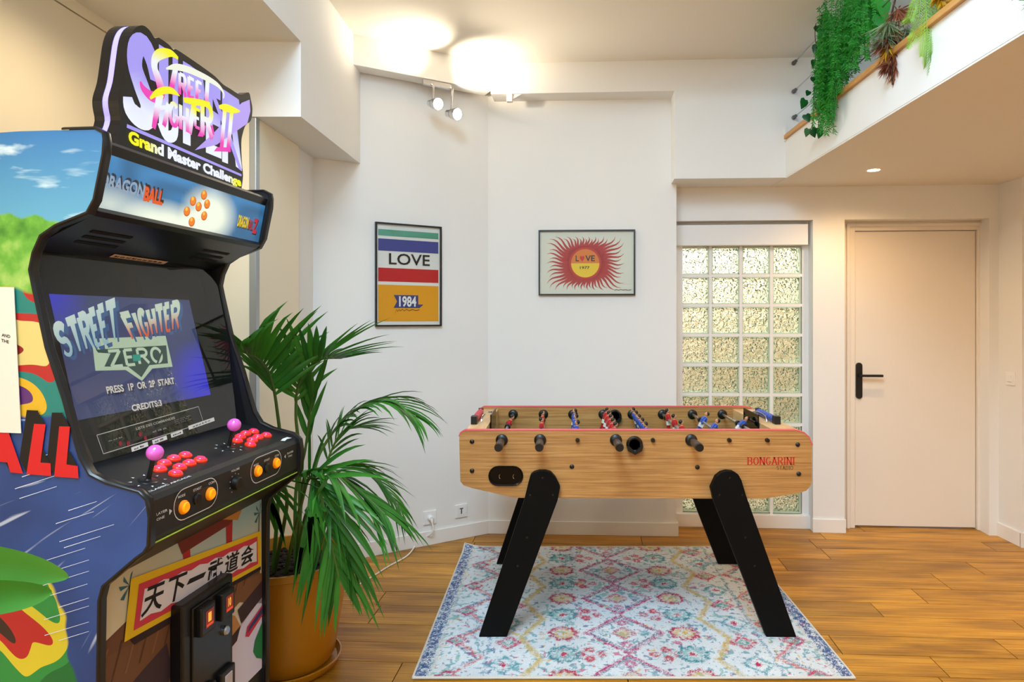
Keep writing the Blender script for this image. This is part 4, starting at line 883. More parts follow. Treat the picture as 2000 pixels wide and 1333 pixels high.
for s, d in ((.088, .066), (.446, .088)):
    mm = onD(MB().lathe([(.022, .0006), (.020, .0022), (.008, .003), (.006, .006)], (0, 0, 0), 22).cyl((0, 0, .002), (0, 0, .055), .0055, .005, 12), s, d)
    j = mm.build('joystick', M_satin, cb, True, 40)
    onD(MB().sphere((0, 0, .068), .0185, 0, 22), s, d).build('ball_top', M_ball, j, True)
    mm = MB()
    for k in range(8):
        a = k*PI/4+.2; c_, s_ = math.cos(a), math.sin(a)
        put_poly(mm, [(.046, 0), (.037, -.003), (.037, .003)], lambda x, y: DK(s+(c_*x-s_*y), d+(s_*x+c_*y)*.8, .0008), lin('d8d8d4'))
    mm.build('direction_marks', M_printm, cb)
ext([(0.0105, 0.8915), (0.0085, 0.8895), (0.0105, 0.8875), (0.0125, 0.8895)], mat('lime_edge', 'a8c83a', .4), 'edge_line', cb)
# front of the control box: print and lit buttons
FY = 0.0064
mm = MB(); FR = lambda s, z, off=0.0: (s, FY-off, z)
def pill(s0, s1, z0, z1, sh):
    r_ = (z1-z0)/2; cz = (z0+z1)/2; path = ARC(s0+r_, cz, r_, r_, 90, 270, 10)+ARC(s1-r_, cz, r_, r_, -90, 90, 10); path.append(path[0])
    for (x0, y0), (x1, y1) in zip(path[:-1], path[1:]):
        v = Vector((x1-x0, y1-y0)); n = Vector((-v.y, v.x)).normalized()*.0011; mm.add([FR(x0-n.x, y0-n.y, .0004), FR(x1-n.x, y1-n.y, .0004), FR(x1+n.x, y1+n.y, .0004), FR(x0+n.x, y0+n.y, .0004)], [[0, 1, 2, 3]], 0, lin('dcdcd8'))
FT = lambda s_, x0, z0, x1, z1: put_text(mm, s_, lambda a, b_: FR(x0+(x1-x0)*a, z0+(z1-z0)*b_, .0004), lin('d0d0cc'), .02)
pill(.092, .262, .913, .986, 0); pill(.418, .590, .918, .990, 0)
for s0 in (.107, .434): FT('MODE', s0, .968, s0+.026, .974); FT('START', s0+.056, .969, s0+.088, .975); FT('COIN', s0+.117, .970, s0+.143, .976)
FT('PLAYER', .026, .950, .070, .956); FT('ONE', .034, .938, .060, .944); put_poly(mm, [(.076, .953), (.076, .939), (.086, .946)], lambda a, b_: FR(a, b_, .0004), lin('d0d0cc'))
FT('PLAYER', .628, .962, .668, .968); FT('TWO', .634, .951, .660, .957); put_poly(mm, [(.618, .953), (.618, .965), (.609, .959)], lambda a, b_: FR(a, b_, .0004), lin('d0d0cc'))
FT('VOLUME', .322, .978, .362, .984)
for k in range(9): a = math.radians(-50+k*35); put_poly(mm, [(math.cos(q*PI/3)*.0018, math.sin(q*PI/3)*.0018) for q in range(6)], lambda x, z: FR(.342+.026*math.cos(a)+x, .945+.026*math.sin(a)+z, .0004), lin('c0c0bc'))
put_text(mm, 'CLASSIC ARCADE', lambda a, b_: tuple(DK(.030+.15*a, .022+.006*b_, .0006)), lin('c8c8c4'), .02)
put_poly(mm, [(.632, .030), (.655, .036), (.685, .036), (.690, .022), (.665, .026), (.64, .020)], lambda a, b_: tuple(DK(a, b_, .0008)), lin('dcdcd6'))
mm.build('control_print', M_printm, cb)
for s in (.125, .228, .452, .556):
    z = .943 if s < .2 else (.947 if s < .4 else .952)
    MB().lathe([(.0165, 0), (.0165, .004), (.014, .007), (.0125, .006)], (s, FY, z), 22, 0, 'y').build('button_rim', M_rim, cb, True, 30)
    MB().lathe([(.0125, .004), (.0125, .009), (.010, .011), (.0001, .010)], (s, FY, z), 20, 0, 'y').build('lit_button', M_orange, cb, True, 30)
for s in (.178, .505): MB().lathe([(.014, 0), (.014, .003), (.011, .006), (.0001, .005)], (s, FY, .948), 20, 0, 'y').build('start_button', M_satin, cb, True, 30)
MB().lathe([(.018, 0), (.017, .012), (.014, .015), (.0001, .015)], (.342, FY, .945), 12, 0, 'y').build('volume_knob', M_black, cb, True, 30)
# printed lower front
fp = ext([(0.130, 0.05), (0.130, 0.81), (0.15, 0.81), (0.15, 0.05)], M_deck, 'front_panel')
ext([(0.150, 0.0), (0.150, 0.05), (0.70, 0.05), (0.70, 0.0)], M_black, 'plinth')
mm = MB()
def FP(a, b_, off=.0006): return (a, 0.130-off, b_)
def fpoly(pts, c, lay=1): put_poly(mm, pts, lambda a, b_: FP(a, b_, .0005*lay), lin(c) if isinstance(c, str) else c)
mm.add([FP(.022, .25), FP(.70, .25), FP(.70, .62), FP(.70, .81), FP(.022, .81), FP(.022, .62)], [[0, 1, 2, 5], [5, 2, 3, 4]], 0, [lin('b0a8c8'), lin('ccd0ea'), lin('d8cfae'), lin('7cb0cc'), lin('c6bfa8'), lin('ded2b0')])
fpoly([(.022, .66), (.12, .685), (.14, .70), (.69, .64), (.69, .54), (.022, .60)], '6a4530', 2)
fpoly([(.022, .63), (.30, .60), (.40, .55), (.25, .45), (.022, .36)], '6e4a32', 3); fpoly([(.022, .50), (.24, .56), (.26, .48), (.16, .30), (.022, .28)], '3a2a34', 4); fpoly([(.15, .34), (.26, .46), (.30, .47), (.30, .25), (.13, .25)], 'b07a4a', 5)
for k in range(14):
    x = .04+k*.045; fpoly([(x, .645-.02*x), (x+.006, .645-.02*x), (x-.03, .56), (x-.036, .56)], '54341f' if k % 2 else '855a3c', 4)
fpoly([(.46, .60), (.70, .56), (.70, .46), (.57, .52), (.47, .50)], '7a5238', 4); fpoly([(.47, .53), (.545, .49), (.575, .445), (.47, .425)], 'b98552', 5); fpoly([(.47, .425), (.575, .447), (.555, .41), (.47, .39)], '33242a', 6); fpoly([(.56, .50), (.70, .535), (.70, .48), (.58, .45)], '3a2630', 5)
fpoly([(.47, .385), (.55, .41), (.58, .445), (.70, .485), (.70, .25), (.47, .25)], 'd4d2ee', 4); fpoly([(.60, .40), (.61, .425), (.70, .455), (.70, .42), (.62, .39)], 'c4304a', 7); fpoly([(.612, .405), (.62, .42), (.70, .448), (.70, .428)], '3a3a70', 8)
fpoly([(.655, .36), (.70, .40), (.70, .28), (.665, .30), (.645, .33)], '1e7a44', 7); fpoly([(.47, .36), (.49, .355), (.50, .25), (.47, .25)], 'c23a4c', 7)
for x in (.10, .675):      # palm sketches
    fpoly([(x, .645), (x+.006, .645), (x+.012, .76), (x+.008, .76)], '5a4a34', 3)
    for a in (20, 70, 120, 160, 215, -20): fpoly([(x+.01, .76), (x+.01+.035*math.cos(math.radians(a)), .758+.035*math.sin(math.radians(a))), (x+.012+.03*math.cos(math.radians(a+14)), .755+.03*math.sin(math.radians(a+14)))], '2c6a7a', 3)
fpoly([(.30, .79), (.325, .63), (.345, .63), (.332, .79)], 'a8222c', 3); fpoly([(.50, .79), (.505, .62), (.527, .62), (.535, .80)], 'a8222c', 3); fpoly([(.28, .808), (.30, .765), (.52, .775), (.58, .808)], '6a2420', 4); fpoly([(.46, .808), (.56, .775), (.59, .808)], 'b07a38', 5)
# hanging sign board
sg_ = [(.090, .636), (.690, .585), (.688, .70), (.112, .775)]
sq = quadmap(*[(x, y, 0) for x, y in sg_], lambda p: FP(p.x, p.y, .004)); sq2 = quadmap(*[(x, y, 0) for x, y in sg_], lambda p: FP(p.x, p.y, .0045)); sq3 = quadmap(*[(x, y, 0) for x, y in sg_], lambda p: FP(p.x, p.y, .005)); sq4 = quadmap(*[(x, y, 0) for x, y in sg_], lambda p: FP(p.x, p.y, .0055))
put_poly(mm, [(.06, -.14), (1, -.10), (1, .2), (.0, .2)], quadmap(*[(x, y, 0) for x, y in sg_], lambda p: FP(p.x, p.y, .0036)), lin('2a1a22'))
put_poly(mm, [(0, 0), (1, 0), (1, 1), (0, 1)], sq, lin('e0bc14')); put_poly(mm, [(.045, .11), (.97, .11), (.965, .88), (.05, .86)], sq2, lin('c83a50'))
wb = [(.075, .22)]+[(.075+.88*i/14, .20+.05*(i % 2)) for i in range(1, 15)]+[(.955, .76)]+[(.955-.88*i/14, .77-.05*(i % 2)) for i in range(1, 14)]+[(.085, .74)]
put_poly(mm, wb, sq3, lin('dcdcec'))
for i, ch in enumerate('天下一武道会'):
    x0 = .085+i*.143; yb = (.26, .74) if ch != '一' else (.46, .56); put_text(mm, ch, lambda a, b_: sq4(x0+.125*a+.02*(b_-.5), yb[0]+(yb[1]-yb[0])*b_), lin('14141c'), .02)
mm.build('front_print', M_printm, fp)
# coin door
cd = MB().box((.252, .094, .18), (.478, .131, .648), 0, None, .006).build('coin_door', M_black, ca)
cy = .094
MB().box((.285, cy-.005, .20), (.462, cy+.001, .628), 0, None, .004).build('door_leaf', M_satin, cd)
for i, s in enumerate((.298, .390)):
    o = MB().box((s, cy-.022, .545), (s+.062, cy-.003, .622), 0, None, .005).build('coin_mech', M_satin, cd)
    mm = MB(); Q = lambda a, b_, off=.0228: (s+.016+.036*a, cy-off, .562+.045*b_)
    put_poly(mm, [(0, 0), (1, 0), (1, 1), (0, 1)], Q, lin('7a1c06')); put_text(mm, '1' if i == 0 else '10', lambda a, b_: Q(.28+.4*a, .3+.55*b_, .0232), lin('ffb030'), .04)
    put_poly(mm, [(.1, .05), (.9, .05), (.9, .2), (.1, .2)], lambda a, b_: Q(a, b_, .0232), lin('e0401a'))
    mm.build('lit_coin_label', M_lit, o)
    o = MB().box((s-.002, cy-.02, .315), (s+.068, cy-.003, .40), 0, None, .005).build('coin_return', M_satin, cd)
    MB().box((s+.016, cy-.0225, .33), (s+.05, cy-.018, .385), 0, None, .002).build('return_flap', mat('cloudy_flap', 'b8b0b4', .4), o)
MB().lathe([(.013, 0), (.013, .008), (.010, .012), (.0001, .012)], (.425, cy-.005, .505), 18, 0, 'y').build('lock', M_steel, cd, True, 30)
# side print (outer face of the near side panel)
mm = MB(); SP = lambda off: (lambda a, b_: (-off, a, b_))
def spoly(pts, c, lay=1): put_poly(mm, pts, SP(.0004*lay), lin(c) if isinstance(c, str) else c)
# block letters with black depth: ...ALL
def letter(poly, dx=.018, dy=.03):
    for k in range(7): spoly([(a+dx*(1-k/7), b_+dy*(1-k/7)) for a, b_ in poly], '120c0a', 8+k*.1)
    spoly(poly, 'cc1a1e', 10)
letter([(.158, 1.040), (.215, 1.043), (.203, 1.153), (.178, 1.153), (.186, 1.070), (.160, 1.067)])
letter([(.222, 1.044), (.280, 1.047), (.262, 1.158), (.235, 1.157), (.247, 1.073), (.223, 1.072)])
letter([(.288, 1.048), (.318, 1.050), (.325, 1.072), (.355, 1.074), (.362, 1.052), (.392, 1.054), (.355, 1.148), (.325, 1.146)])
letter([(.402, 1.054), (.47, 1.058), (.47, 1.15), (.41, 1.15)])
for i in range(16):       # white speed lines
    y = 1.10-.026*i-R.uniform(0, .01); x = .06+R.uniform(-.02, .10); L_ = R.uniform(.06, .13); k = .32
    lim = .21 if y > 1.0 else (.03 if y > .90 else .135); x = max(x, lim)
    if y-L_*k > .62: spoly([(x, y), (x+L_, y-L_*k), (x+L_, y-L_*k-.0015), (x, y-.0008)], 'dfe4f2', 7)
near = [o for o in ca.children if o.name.startswith('side_panel')][0]
mm.build('side_print', M_print, near)

# paper notice hanging on the side panel
pn = thing('paper_notice', 'cream paper notice fixed to the printed side of the arcade cabinet', 'notice', (-0.884-.9970*.30+.0780*-.006, 1.412+.0780*.30+.9970*-.006, 1.30), CROT)
pts = [(.008, .158), (-.009, -.163), (.22, -.158), (.22, .165)]
fix_normals(MB().prism(pts, 0, .0012, lambda a, b_, t: (t, a, b_)).build('sheet', M_paper, pn))
mm = MB()
for s_, y0, h_, x0, x1 in (('AND', .050, .007, .016, .036), ('THE', .038, .007, .019, .037)):
    put_text(mm, s_, lambda a, b_: (-.0005, x1+(x0-x1)*a, y0+h_*b_-.004*a), lin('2a2420'), .02)
mm.build('text', M_printm, pn)

# ------------------------------------------------------------------ lit sign on top of the cabinet
sn = thing('illuminated_sign', 'lilac lit logo sign standing on top of the arcade cabinet', 'sign', (-0.884, 1.412, 1.786), CROT)
so = [(0.075, 1.787), (0.084, 1.817), (0.097, 1.852), (0.091, 1.881), (0.091, 1.905), (0.104, 1.945), (0.113, 1.997), (0.123, 2.05), (0.140, 2.084), (0.168, 2.106), (0.193, 2.105), (0.215, 2.091), (0.226, 2.101), (0.265, 2.099), (0.281, 2.093), (0.295, 2.099), (0.352, 2.098), (0.416, 2.095), (0.464, 2.091), (0.505, 2.082), (0.541, 2.082), (0.582, 2.081), (0.608, 2.088), (0.643, 2.106), (0.655, 2.086), (0.664, 2.06), (0.655, 2.021), (0.625, 1.997), (0.608, 1.965), (0.600, 1.933), (0.604, 1.871), (0.610, 1.833), (0.600, 1.787)]
so = [(v.x, max(.001, v.y-1.786+.001)) for v in smooth_path([Vector(p) for p in so], 3)][::-1]
c0, c1 = .14, .205
fix_normals(MB().prism(so, c0, c0+.026, lambda a, b_, t: (a, t, b_)).build('front_shell', M_satin, sn))
fix_normals(MB().prism([(a*.994+.002, max(.001, b_*.996)) for a, b_ in so], c0+.026, c0+.041, lambda a, b_, t: (a, t, b_)).build('glowing_band', mat('lilac_glow', '9a8cf0', .4, emit='9c92f4', es=0.8), sn))
fix_normals(MB().prism(so, c0+.041, c1, lambda a, b_, t: (a, t, b_)).build('back_shell', M_satin, sn))
mm = MB(); SG = lambda off: (lambda a, b_: (a, c0-off, b_-1.786))
LIL, WHT, PNK, YEL = [np.array(lin(c)) for c in ('a69af2', 'eef4ff', 'ee3cb8', 'f4f000')]
def g_super(z): k = min(1, max(0, (1.98-z)/.09)); return tuple(LIL*(1-k)+WHT*k)
def gp(poly, lay, cf): mm.add([SG(.0006*lay)(a, b_) for a, b_ in poly], [list(range(len(poly)))], 0, [cf(b_) if callable(cf) else cf for a, b_ in poly])
def ribbon(path, w_, lay, cf):      # path of (x, z, width)
    path = [tuple(v) for v in smooth_path([Vector(p) for p in path], 4)] if len(path) > 3 else path; n = len(path); L_, R_ = [], []
    for i, (x, z, w__) in enumerate(path):
        x0, z0, _ = path[max(i-1, 0)]; x1, z1, _ = path[min(i+1, n-1)]; d = Vector((x1-x0, z1-z0)).normalized(); L_.append((x-d.y*w__/2, z+d.x*w__/2)); R_.append((x+d.y*w__/2, z-d.x*w__/2))
    for i in range(n-1): gp([L_[i], R_[i], R_[i+1], L_[i+1]], lay, cf)
# SUPER in big lilac letters behind
ribbon([(.205, 1.985, .02), (.200, 2.03, .045), (.175, 2.062, .05), (.148, 2.045, .052), (.142, 2.00, .05), (.165, 1.955, .055), (.188, 1.915, .055), (.182, 1.884, .055), (.155, 1.877, .05), (.128, 1.89, .045), (.118, 1.915, .03)], 0, 1, g_super)
def colbar(x0, x1, z0, z1, lay=1): 
    for k in range(4): za, zb = z0+(z1-z0)*k/4, z0+(z1-z0)*(k+1)/4; gp([(x0, za), (x1, za), (x1, zb), (x0, zb)], lay, g_super)
colbar(.226, .262, 1.875, 2.085); colbar(.278, .300, 1.875, 2.082); ribbon([(.234, 1.89, .03), (.255, 1.862, .03), (.282, 1.87, .03), (.292, 1.90, .02)], 0, 1, g_super)
colbar(.320, .352, 1.86, 2.080); gp([(.345, 2.08), (.405, 2.076), (.415, 2.02), (.40, 1.97), (.345, 1.965)], 1, g_super)
colbar(.42, .452, 1.86, 2.074); gp([(.44, 2.074), (.49, 2.07), (.49, 2.03), (.44, 2.03)], 1, g_super); gp([(.44, 1.99), (.49, 1.985), (.49, 1.95), (.44, 1.95)], 1, g_super); gp([(.44, 1.89), (.495, 1.89), (.495, 1.86), (.44, 1.86)], 1, g_super)
colbar(.498, .528, 1.853, 2.068); gp([(.52, 2.068), (.585, 2.065), (.60, 2.02), (.575, 1.97), (.52, 1.965)], 1, g_super); gp([(.545, 1.975), (.575, 1.975), (.602, 1.86), (.602, 1.848), (.57, 1.855)], 1, g_super)
# big X slash
gp([(.369, 1.853), (.45, 1.92), (.60, 2.06), (.645, 2.085), (.65, 2.05), (.632, 2.005), (.58, 1.97), (.47, 1.895)], 2, tuple(np.array(lin('b49cf0')))); gp([(.43, 2.05), (.455, 2.045), (.53, 1.96), (.602, 1.85), (.585, 1.85)], 2, tuple(np.array(lin('a898f4'))))
def sf(zt, zb, zm=.5):
    def f(z):
        k = (z-zb)/(zt-zb)
        if k > .62: q = min(1, (k-.62)/.25); return tuple(WHT*(1-q)+YEL*q)
        q = min(1, max(0, (.5-k)/.3)); return tuple(WHT*(1-q)+PNK*q)
    return f
def stick(x0, z0, w0, x1, z1, w1, lay, cf, n=5): ribbon([(x0+(x1-x0)*k/n, z0+(z1-z0)*k/n, w0+(w1-w0)*k/n) for k in range(n+1)], 0, lay, cf)
# STREET
s1 = sf(2.085, 1.945)
ribbon([(.298, 2.078, .008), (.270, 2.08, .018), (.235, 2.065, .026), (.212, 2.045, .024), (.207, 2.02, .022), (.222, 1.995, .026), (.232, 1.97, .030), (.222, 1.951, .028), (.196, 1.943, .026), (.168, 1.952, .018), (.158, 1.966, .006)], 0, 4, s1)
s2 = sf(2.10, 1.975)
ribbon([(.250, 2.032, .004), (.285, 2.05, .016), (.33, 2.062, .018), (.38, 2.068, .018), (.44, 2.071, .016), (.48, 2.068, .012), (.502, 2.055, .008), (.500, 2.04, .004)], 0, 5, tuple((WHT*.75+YEL*.25)))
stick(.288, 2.05, .018, .268, 1.975, .020, 4, s2)
for s_, x0, x1, za, zb in (('R', .300, .330, 2.040, 1.985), ('E', .338, .366, 2.044, 1.995), ('E', .373, .400, 2.046, 2.00)):
    put_it = quadmap((x0, za-.055, 0), (x1, zb+.001, 0), (x1, za, 0), (x0, za, 0), lambda p: SG(.0027)(p.x, p.y)); strokes(mm, s_, put_it, lambda a, b_: s2(1.985+.062*b_), .40, .26, 0, .0, 1.4)
stick(.425, 2.066, .018, .420, 2.005, .018, 4, s2)
# FIGHTER
s3 = sf(1.985, 1.865)
ribbon([(.302, 1.980, .003), (.275, 1.983, .016), (.245, 1.975, .018), (.215, 1.958, .016), (.190, 1.935, .006)], 0, 6, tuple(YEL)); stick(.228, 1.962, .026, .203, 1.865, .014, 5, s3); stick(.205, 1.915, .012, .255, 1.935, .010, 5.3, s3)
stick(.262, 1.945, .020, .242, 1.882, .014, 4, s3)
for s_, x0, x1, z0, z1 in (('G', .262, .300, 1.895, 1.952), ('H', .303, .340, 1.893, 1.958)):
    strokes(mm, s_, quadmap((x0, z0, 0), (x1, z0, 0), (x1, z1, 0), (x0, z1, 0), lambda p: SG(.0027)(p.x, p.y)), lambda a, b_: s3(1.88+.075*b_), .38, .26, 0, 0, 1.4)
ribbon([(.318, 1.975, .012), (.36, 1.984, .018), (.40, 1.994, .016), (.434, 2.004, .006)], 0, 6, tuple(YEL)); stick(.365, 1.985, .020, .345, 1.892, .018, 4, s3)
for s_, x0, x1, z0, z1 in (('E', .366, .392, 1.918, 1.968), ('R', .395, .448, 1.905, 1.995)):
    strokes(mm, s_, quadmap((x0, z0, 0), (x1, z0, 0), (x1, z1, 0), (x0, z1, 0), lambda p: SG(.0027)(p.x, p.y)), lambda a, b_: s3(1.885+.105*b_), .36, .24, 0, 0, 1.4)
gp([(.418, 1.935), (.40, 1.93), (.380, 1.895), (.405, 1.90)], 4, tuple(PNK)); gp([(.43, 1.94), (.45, 1.945), (.458, 1.92), (.448, 1.918)], 4, tuple(PNK))
# II
s4 = sf(2.03, 1.88); ribbon([(.478, 2.008, .008), (.51, 2.016, .022), (.55, 2.022, .020), (.588, 2.030, .004)], 0, 5, tuple(YEL)); stick(.510, 2.014, .018, .492, 1.89, .018, 4, s4); stick(.545, 2.018, .018, .525, 1.89, .018, 4, s4); gp([(.455, 1.872), (.540, 1.892), (.538, 1.905), (.470, 1.888)], 4, tuple(PNK))
gp([(.115, 1.841), (.600, 1.831), (.601, 1.838), (.116, 1.850)], 1, tuple(LIL))
def gmc(a, b_):
    k = 1 if a < .13 else max(0, 1-(a-.13)/.12); k = max(k, 1 if a > .93 else max(0, 1-(.93-a)/.07)); return tuple(WHT*(1-k)+YEL*k)
put_text(mm, 'Grand Master Challenge', quadmap((.119, 1.7965, 0), (.597, 1.790, 0), (.597, 1.8245, 0), (.119, 1.838, 0), lambda p: SG(.002)(p.x, p.y)), gmc, .05)
mm.build('lit_lettering', M_lit, sn)
# ------------------------------------------------------------------ potted palm
PC = Vector((-1.07, 2.60, 0)); pm = thing('potted_palm', 'tall feathery palm in an ochre pot and saucer behind the arcade cabinet', 'palm', tuple(PC))
MB().lathe([(.150, .030), (.160, .025), (.178, .05), (.215, .27), (.238, .415), (.247, .42), (.247, .445), (.236, .445), (.228, .41), (.222, .36), (.0001, .36)], (0, 0, 0), 48).build('pot', M_pot, pm, True)
MB().lathe([(.0001, .001), (.175, .001), (.192, .012), (.205, .04), (.199, .042), (.187, .02), (.0001, .018)], (0, 0, 0), 48).build('saucer', M_pot, pm, True)
mm = MB().lathe([(.0001, .39), (.15, .393), (.228, .385)], (0, 0, 0), 36)
for i in range(220):
    a = R.uniform(0, 2*PI); r_ = .222*math.sqrt(R.random()); s_ = R.uniform(.006, .014); mm.sphere((r_*math.cos(a), r_*math.sin(a), .392+R.uniform(0, .01)), s_, 0, 5, (R.uniform(.6, 1.6), R.uniform(.6, 1.6), .6))
mm.build('soil', M_soil, pm)['kind'] = 'stuff'
def blade(base, d, up, L, w_, droop, n=6, twist=0.0, fold=.25):
    """one tapered leaflet bending under its own weight"""
    mb = MB(); d = d.normalized(); P = []; p = base.copy(); cur = d.copy()
    for i in range(n+1):
        P.append((p.copy(), cur.copy())); p += cur*(L/n); cur = (cur+Vector((0, 0, -droop/n*(0.5+i/n)))).normalized()
    vs, fs = [], []
    for i, (q, t) in enumerate(P):
        f_ = i/n; ww = w_*(min(1, .35+f_*3) if f_ < .3 else (1-((f_-.3)/.7)**1.7)); sd = t.cross(up); sd = sd.normalized() if sd.length > 1e-3 else t.orthogonal().normalized(); nn = sd.cross(t).normalized()
        vs += [q-sd*ww/2-nn*0, q-nn*ww*fold, q+sd*ww/2]
    for q in vs:                                # leaflets rest against the cabinet side instead of entering it
        if q.x < .30: q.y = max(q.y, -.385)
    for i in range(n): fs += [[i*3, i*3+1, i*3+4, i*3+3], [i*3+1, i*3+2, i*3+5, i*3+4]]
    return mb.add(vs, fs)
def frond(ctrl, L0, nl, start, droop, wid, spread=.9, lift=.25, parent=pm, M_l=M_palm, upv=None):
    pts = smooth_path([Vector(c)-PC for c in ctrl], 8); n = len(pts)
    st = MB().tube(pts, [.0075*(1-.75*i/(n-1))+.001 for i in range(n)], 6).build('frond', M_palmstem, parent, True)
    k0 = int(start*(n-1))
    for i in range(nl):
        for s_ in (1, -1):
            f_ = (i+.5*(s_ > 0))/nl; idx = k0+f_*(n-1-k0); a = min(int(idx), n-2); p = pts[a].lerp(pts[a+1], idx-a); t = (pts[a+1]-pts[a]).normalized()
            u_ = Vector((0, 0, 1)) if upv is None else Vector(upv); sd = t.cross(u_); sd = sd.normalized() if sd.length > .05 else Vector((1, 0, 0)); nn = sd.cross(t).normalized()
            L = L0*(.55+.9*math.sin(PI*(.15+.75*f_))*.6)*R.uniform(.9, 1.1)*(1 if f_ < .85 else .75)
            d = t*(1.0-.2*spread+.6*f_)+sd*s_*spread*(1-.35*f_)+nn*lift+Vector((R.uniform(-.1, .1), R.uniform(-.1, .1), R.uniform(-.08, .08)))
            blade(p, d, nn, L, wid*R.uniform(.85, 1.1), droop*R.uniform(.7, 1.3)).build('leaflet', M_l, st, True, 80)
root = lambda dx, dy: PC+Vector((dx, dy, .39))
frond([root(-.05, -.02), at(548, 900, 2.55), at(541, 800, 2.50), at(528, 735, 2.45), at(505, 700, 2.36), at(478, 690, 2.28)], .31, 15, .48, .55, .026, 1.0, .55)
frond([root(.03, .04), at(585, 900, 2.62), at(578, 810, 2.58), at(585, 745, 2.56), at(620, 705, 2.52), at(668, 700, 2.46)], .29, 16, .48, .35, .027, 1.0, .35)
frond([root(.06, .0), at(612, 930, 2.62), at(640, 860, 2.66), at(690, 805, 2.68), at(752, 785, 2.66), at(812, 815, 2.62)], .27, 20, .42, 1.25, .019, .9, .05)
frond([root(.05, -.04), at(590, 960, 2.45), at(603, 925, 2.38), at(640, 918, 2.32), at(698, 955, 2.34), at(752, 1005, 2.30)], .31, 20, .38, 1.15, .022, .95, .0)
frond([root(.02, -.08), at(588, 985, 2.36), at(604, 935, 2.32), at(622, 950, 2.27), at(640, 1030, 2.25), at(662, 1130, 2.25)], .33, 20, .40, .75, .021, .75, .0, upv=(0.2, -1, .3))
frond([root(.08, .03), at(628, 960, 2.60), at(655, 925, 2.62), at(700, 915, 2.64), at(745, 945, 2.64), at(785, 1000, 2.62)], .20, 14, .45, 1.1, .015, .8, .0)
frond([root(-.03, -.06), at(560, 990, 2.42), at(552, 945, 2.36), at(545, 935, 2.3), at(530, 950, 2.24), at(515, 985, 2.2)], .26, 12, .40, .9, .020, .9, .1)
frond([root(.01, .05), at(578, 960, 2.66), at(596, 880, 2.66), at(606, 800, 2.64), at(612, 770, 2.62)], .20, 5, .55, .15, .026, .4, .2)
frond([root(.06, .06), at(620, 980, 2.72), at(640, 900, 2.76), at(668, 845, 2.80), at(705, 835, 2.82)], .22, 11, .50, .8, .016, .9, .1)
frond([root(.05, -.06), at(600, 1000, 2.40), at(640, 985, 2.30), at(668, 1040, 2.30), at(690, 1110, 2.30)], .22, 14, .35, .9, .017, .8, .0)

# ------------------------------------------------------------------ cable railing and plants on the mezzanine
cr = thing('cable_railing', 'steel cable railing of three tight cables above the wooden strip', 'railing', (1.45, 3.96, 2.5))
for z in (2.943, 2.771, 2.612):
    c_ = MB().tube([(0, 0, z-2.5), (0, -3.0, z-2.5)], .0035, 8).build('cable', M_steel, cr, True)
    MB().tube([(0, .0, z-2.5), (0, -.012, z-2.5), (0, -.014, z-2.5), (0, -.04, z-2.5), (0, -.055, z-2.5)], [.013, .013, .0095, .0095, .005], 12).build('end_fitting', mat('dark_steel', '6a6c70', .35, 1), c_, True, 30)
def leafy(mb, p, d, up, L, w_, mi=0):
    sd = d.cross(up); sd = sd.normalized() if sd.length > 1e-4 else d.orthogonal().normalized(); nn = sd.cross(d).normalized(); b = p
    mb.add([b, b+d*L*.35+sd*w_*.5, b+d*L, b+d*L*.35-sd*w_*.5, b+d*L*.45+nn*w_*.18], [[0, 1, 4], [1, 2, 4], [2, 3, 4], [3, 0, 4]], mi)
def rnd(): return Vector((R.uniform(-1, 1), R.uniform(-1, 1), R.uniform(-1, 1)))
def strand(mb, p0, L, leaf, w_, step, ang, sway=.12, mi=0, fall=0.0, out=Vector((0, 0, 0)), mstem=None):
    p = Vector(p0); d = (Vector((R.uniform(-sway, sway), R.uniform(-sway, sway), -1))+out).normalized(); pts = [p.copy()]; n = int(L/step)
    for i in range(n):
        d = (d+rnd()*.10+Vector((0, 0, -.15))).normalized(); p = p+d*step; pts.append(p.copy()); f_ = i/n; sc = 1-fall*f_
        s_ = d.cross(rnd()).normalized() if fall == 0 else d.cross(Vector((.9, -.3, .1))).normalized()
        for sg in (1, -1):
            dd = (d*math.cos(ang)+s_*sg*math.sin(ang)+rnd()*.18).normalized(); leafy(mb, p, dd, d.cross(s_), leaf*sc*R.uniform(.8, 1.2), w_*sc, mi)
    mb.tube(pts, .0012, 4, mi if mstem is None else mstem, caps=False)
def mz(px, x=1.37): return x*FOC/(px-PX)         # depth at which the fascia edge is seen
# bushy hanging fern
hf = thing('hanging_fern', 'dense bright green fern hanging over the mezzanine edge', 'hanging plant', (1.38, 3.25, 2.505))
o3 = Vector((1.38, 3.25, 2.505)); mm = MB(); mp = MB()
for i in range(125):
    px = R.uniform(1598, 1672); x = R.uniform(1.33, 1.47); y = mz(px, x); lowpx = 150+120*max(0, 1-abs(px-1612)/45)+R.uniform(-70, 10); z0 = R.uniform(2.72, 3.0); z1 = EYE-(lowpx-PY)/FOC*y
    strand(mm, Vector((x, y, z0))-o3, max(.12, z0-z1), .021, .0062, .0085, .95, .05)
for i in range(22):
    px = R.uniform(1655, 1705); x = R.uniform(1.33, 1.45); y = mz(px, x); z0 = R.uniform(2.85, 3.0); z1 = EYE-(R.uniform(60, 130)-PY)/FOC*y
    strand(mm, Vector((x, y, z0))-o3, max(.1, z0-z1), .014, .009, .011, 1.0, .05)
mm.build('fronds', M_fern, hf)['kind'] = 'stuff'
for i in range(5):
    px = R.uniform(1605, 1640); y = mz(px, 1.36); strand(mp, Vector((1.355, y, 2.62))-o3, R.uniform(.2, .30), .032, .010, .010, 1.0, .03, 0, .6)
mp.build('long_frond', M_lime, hf)['kind'] = 'stuff'
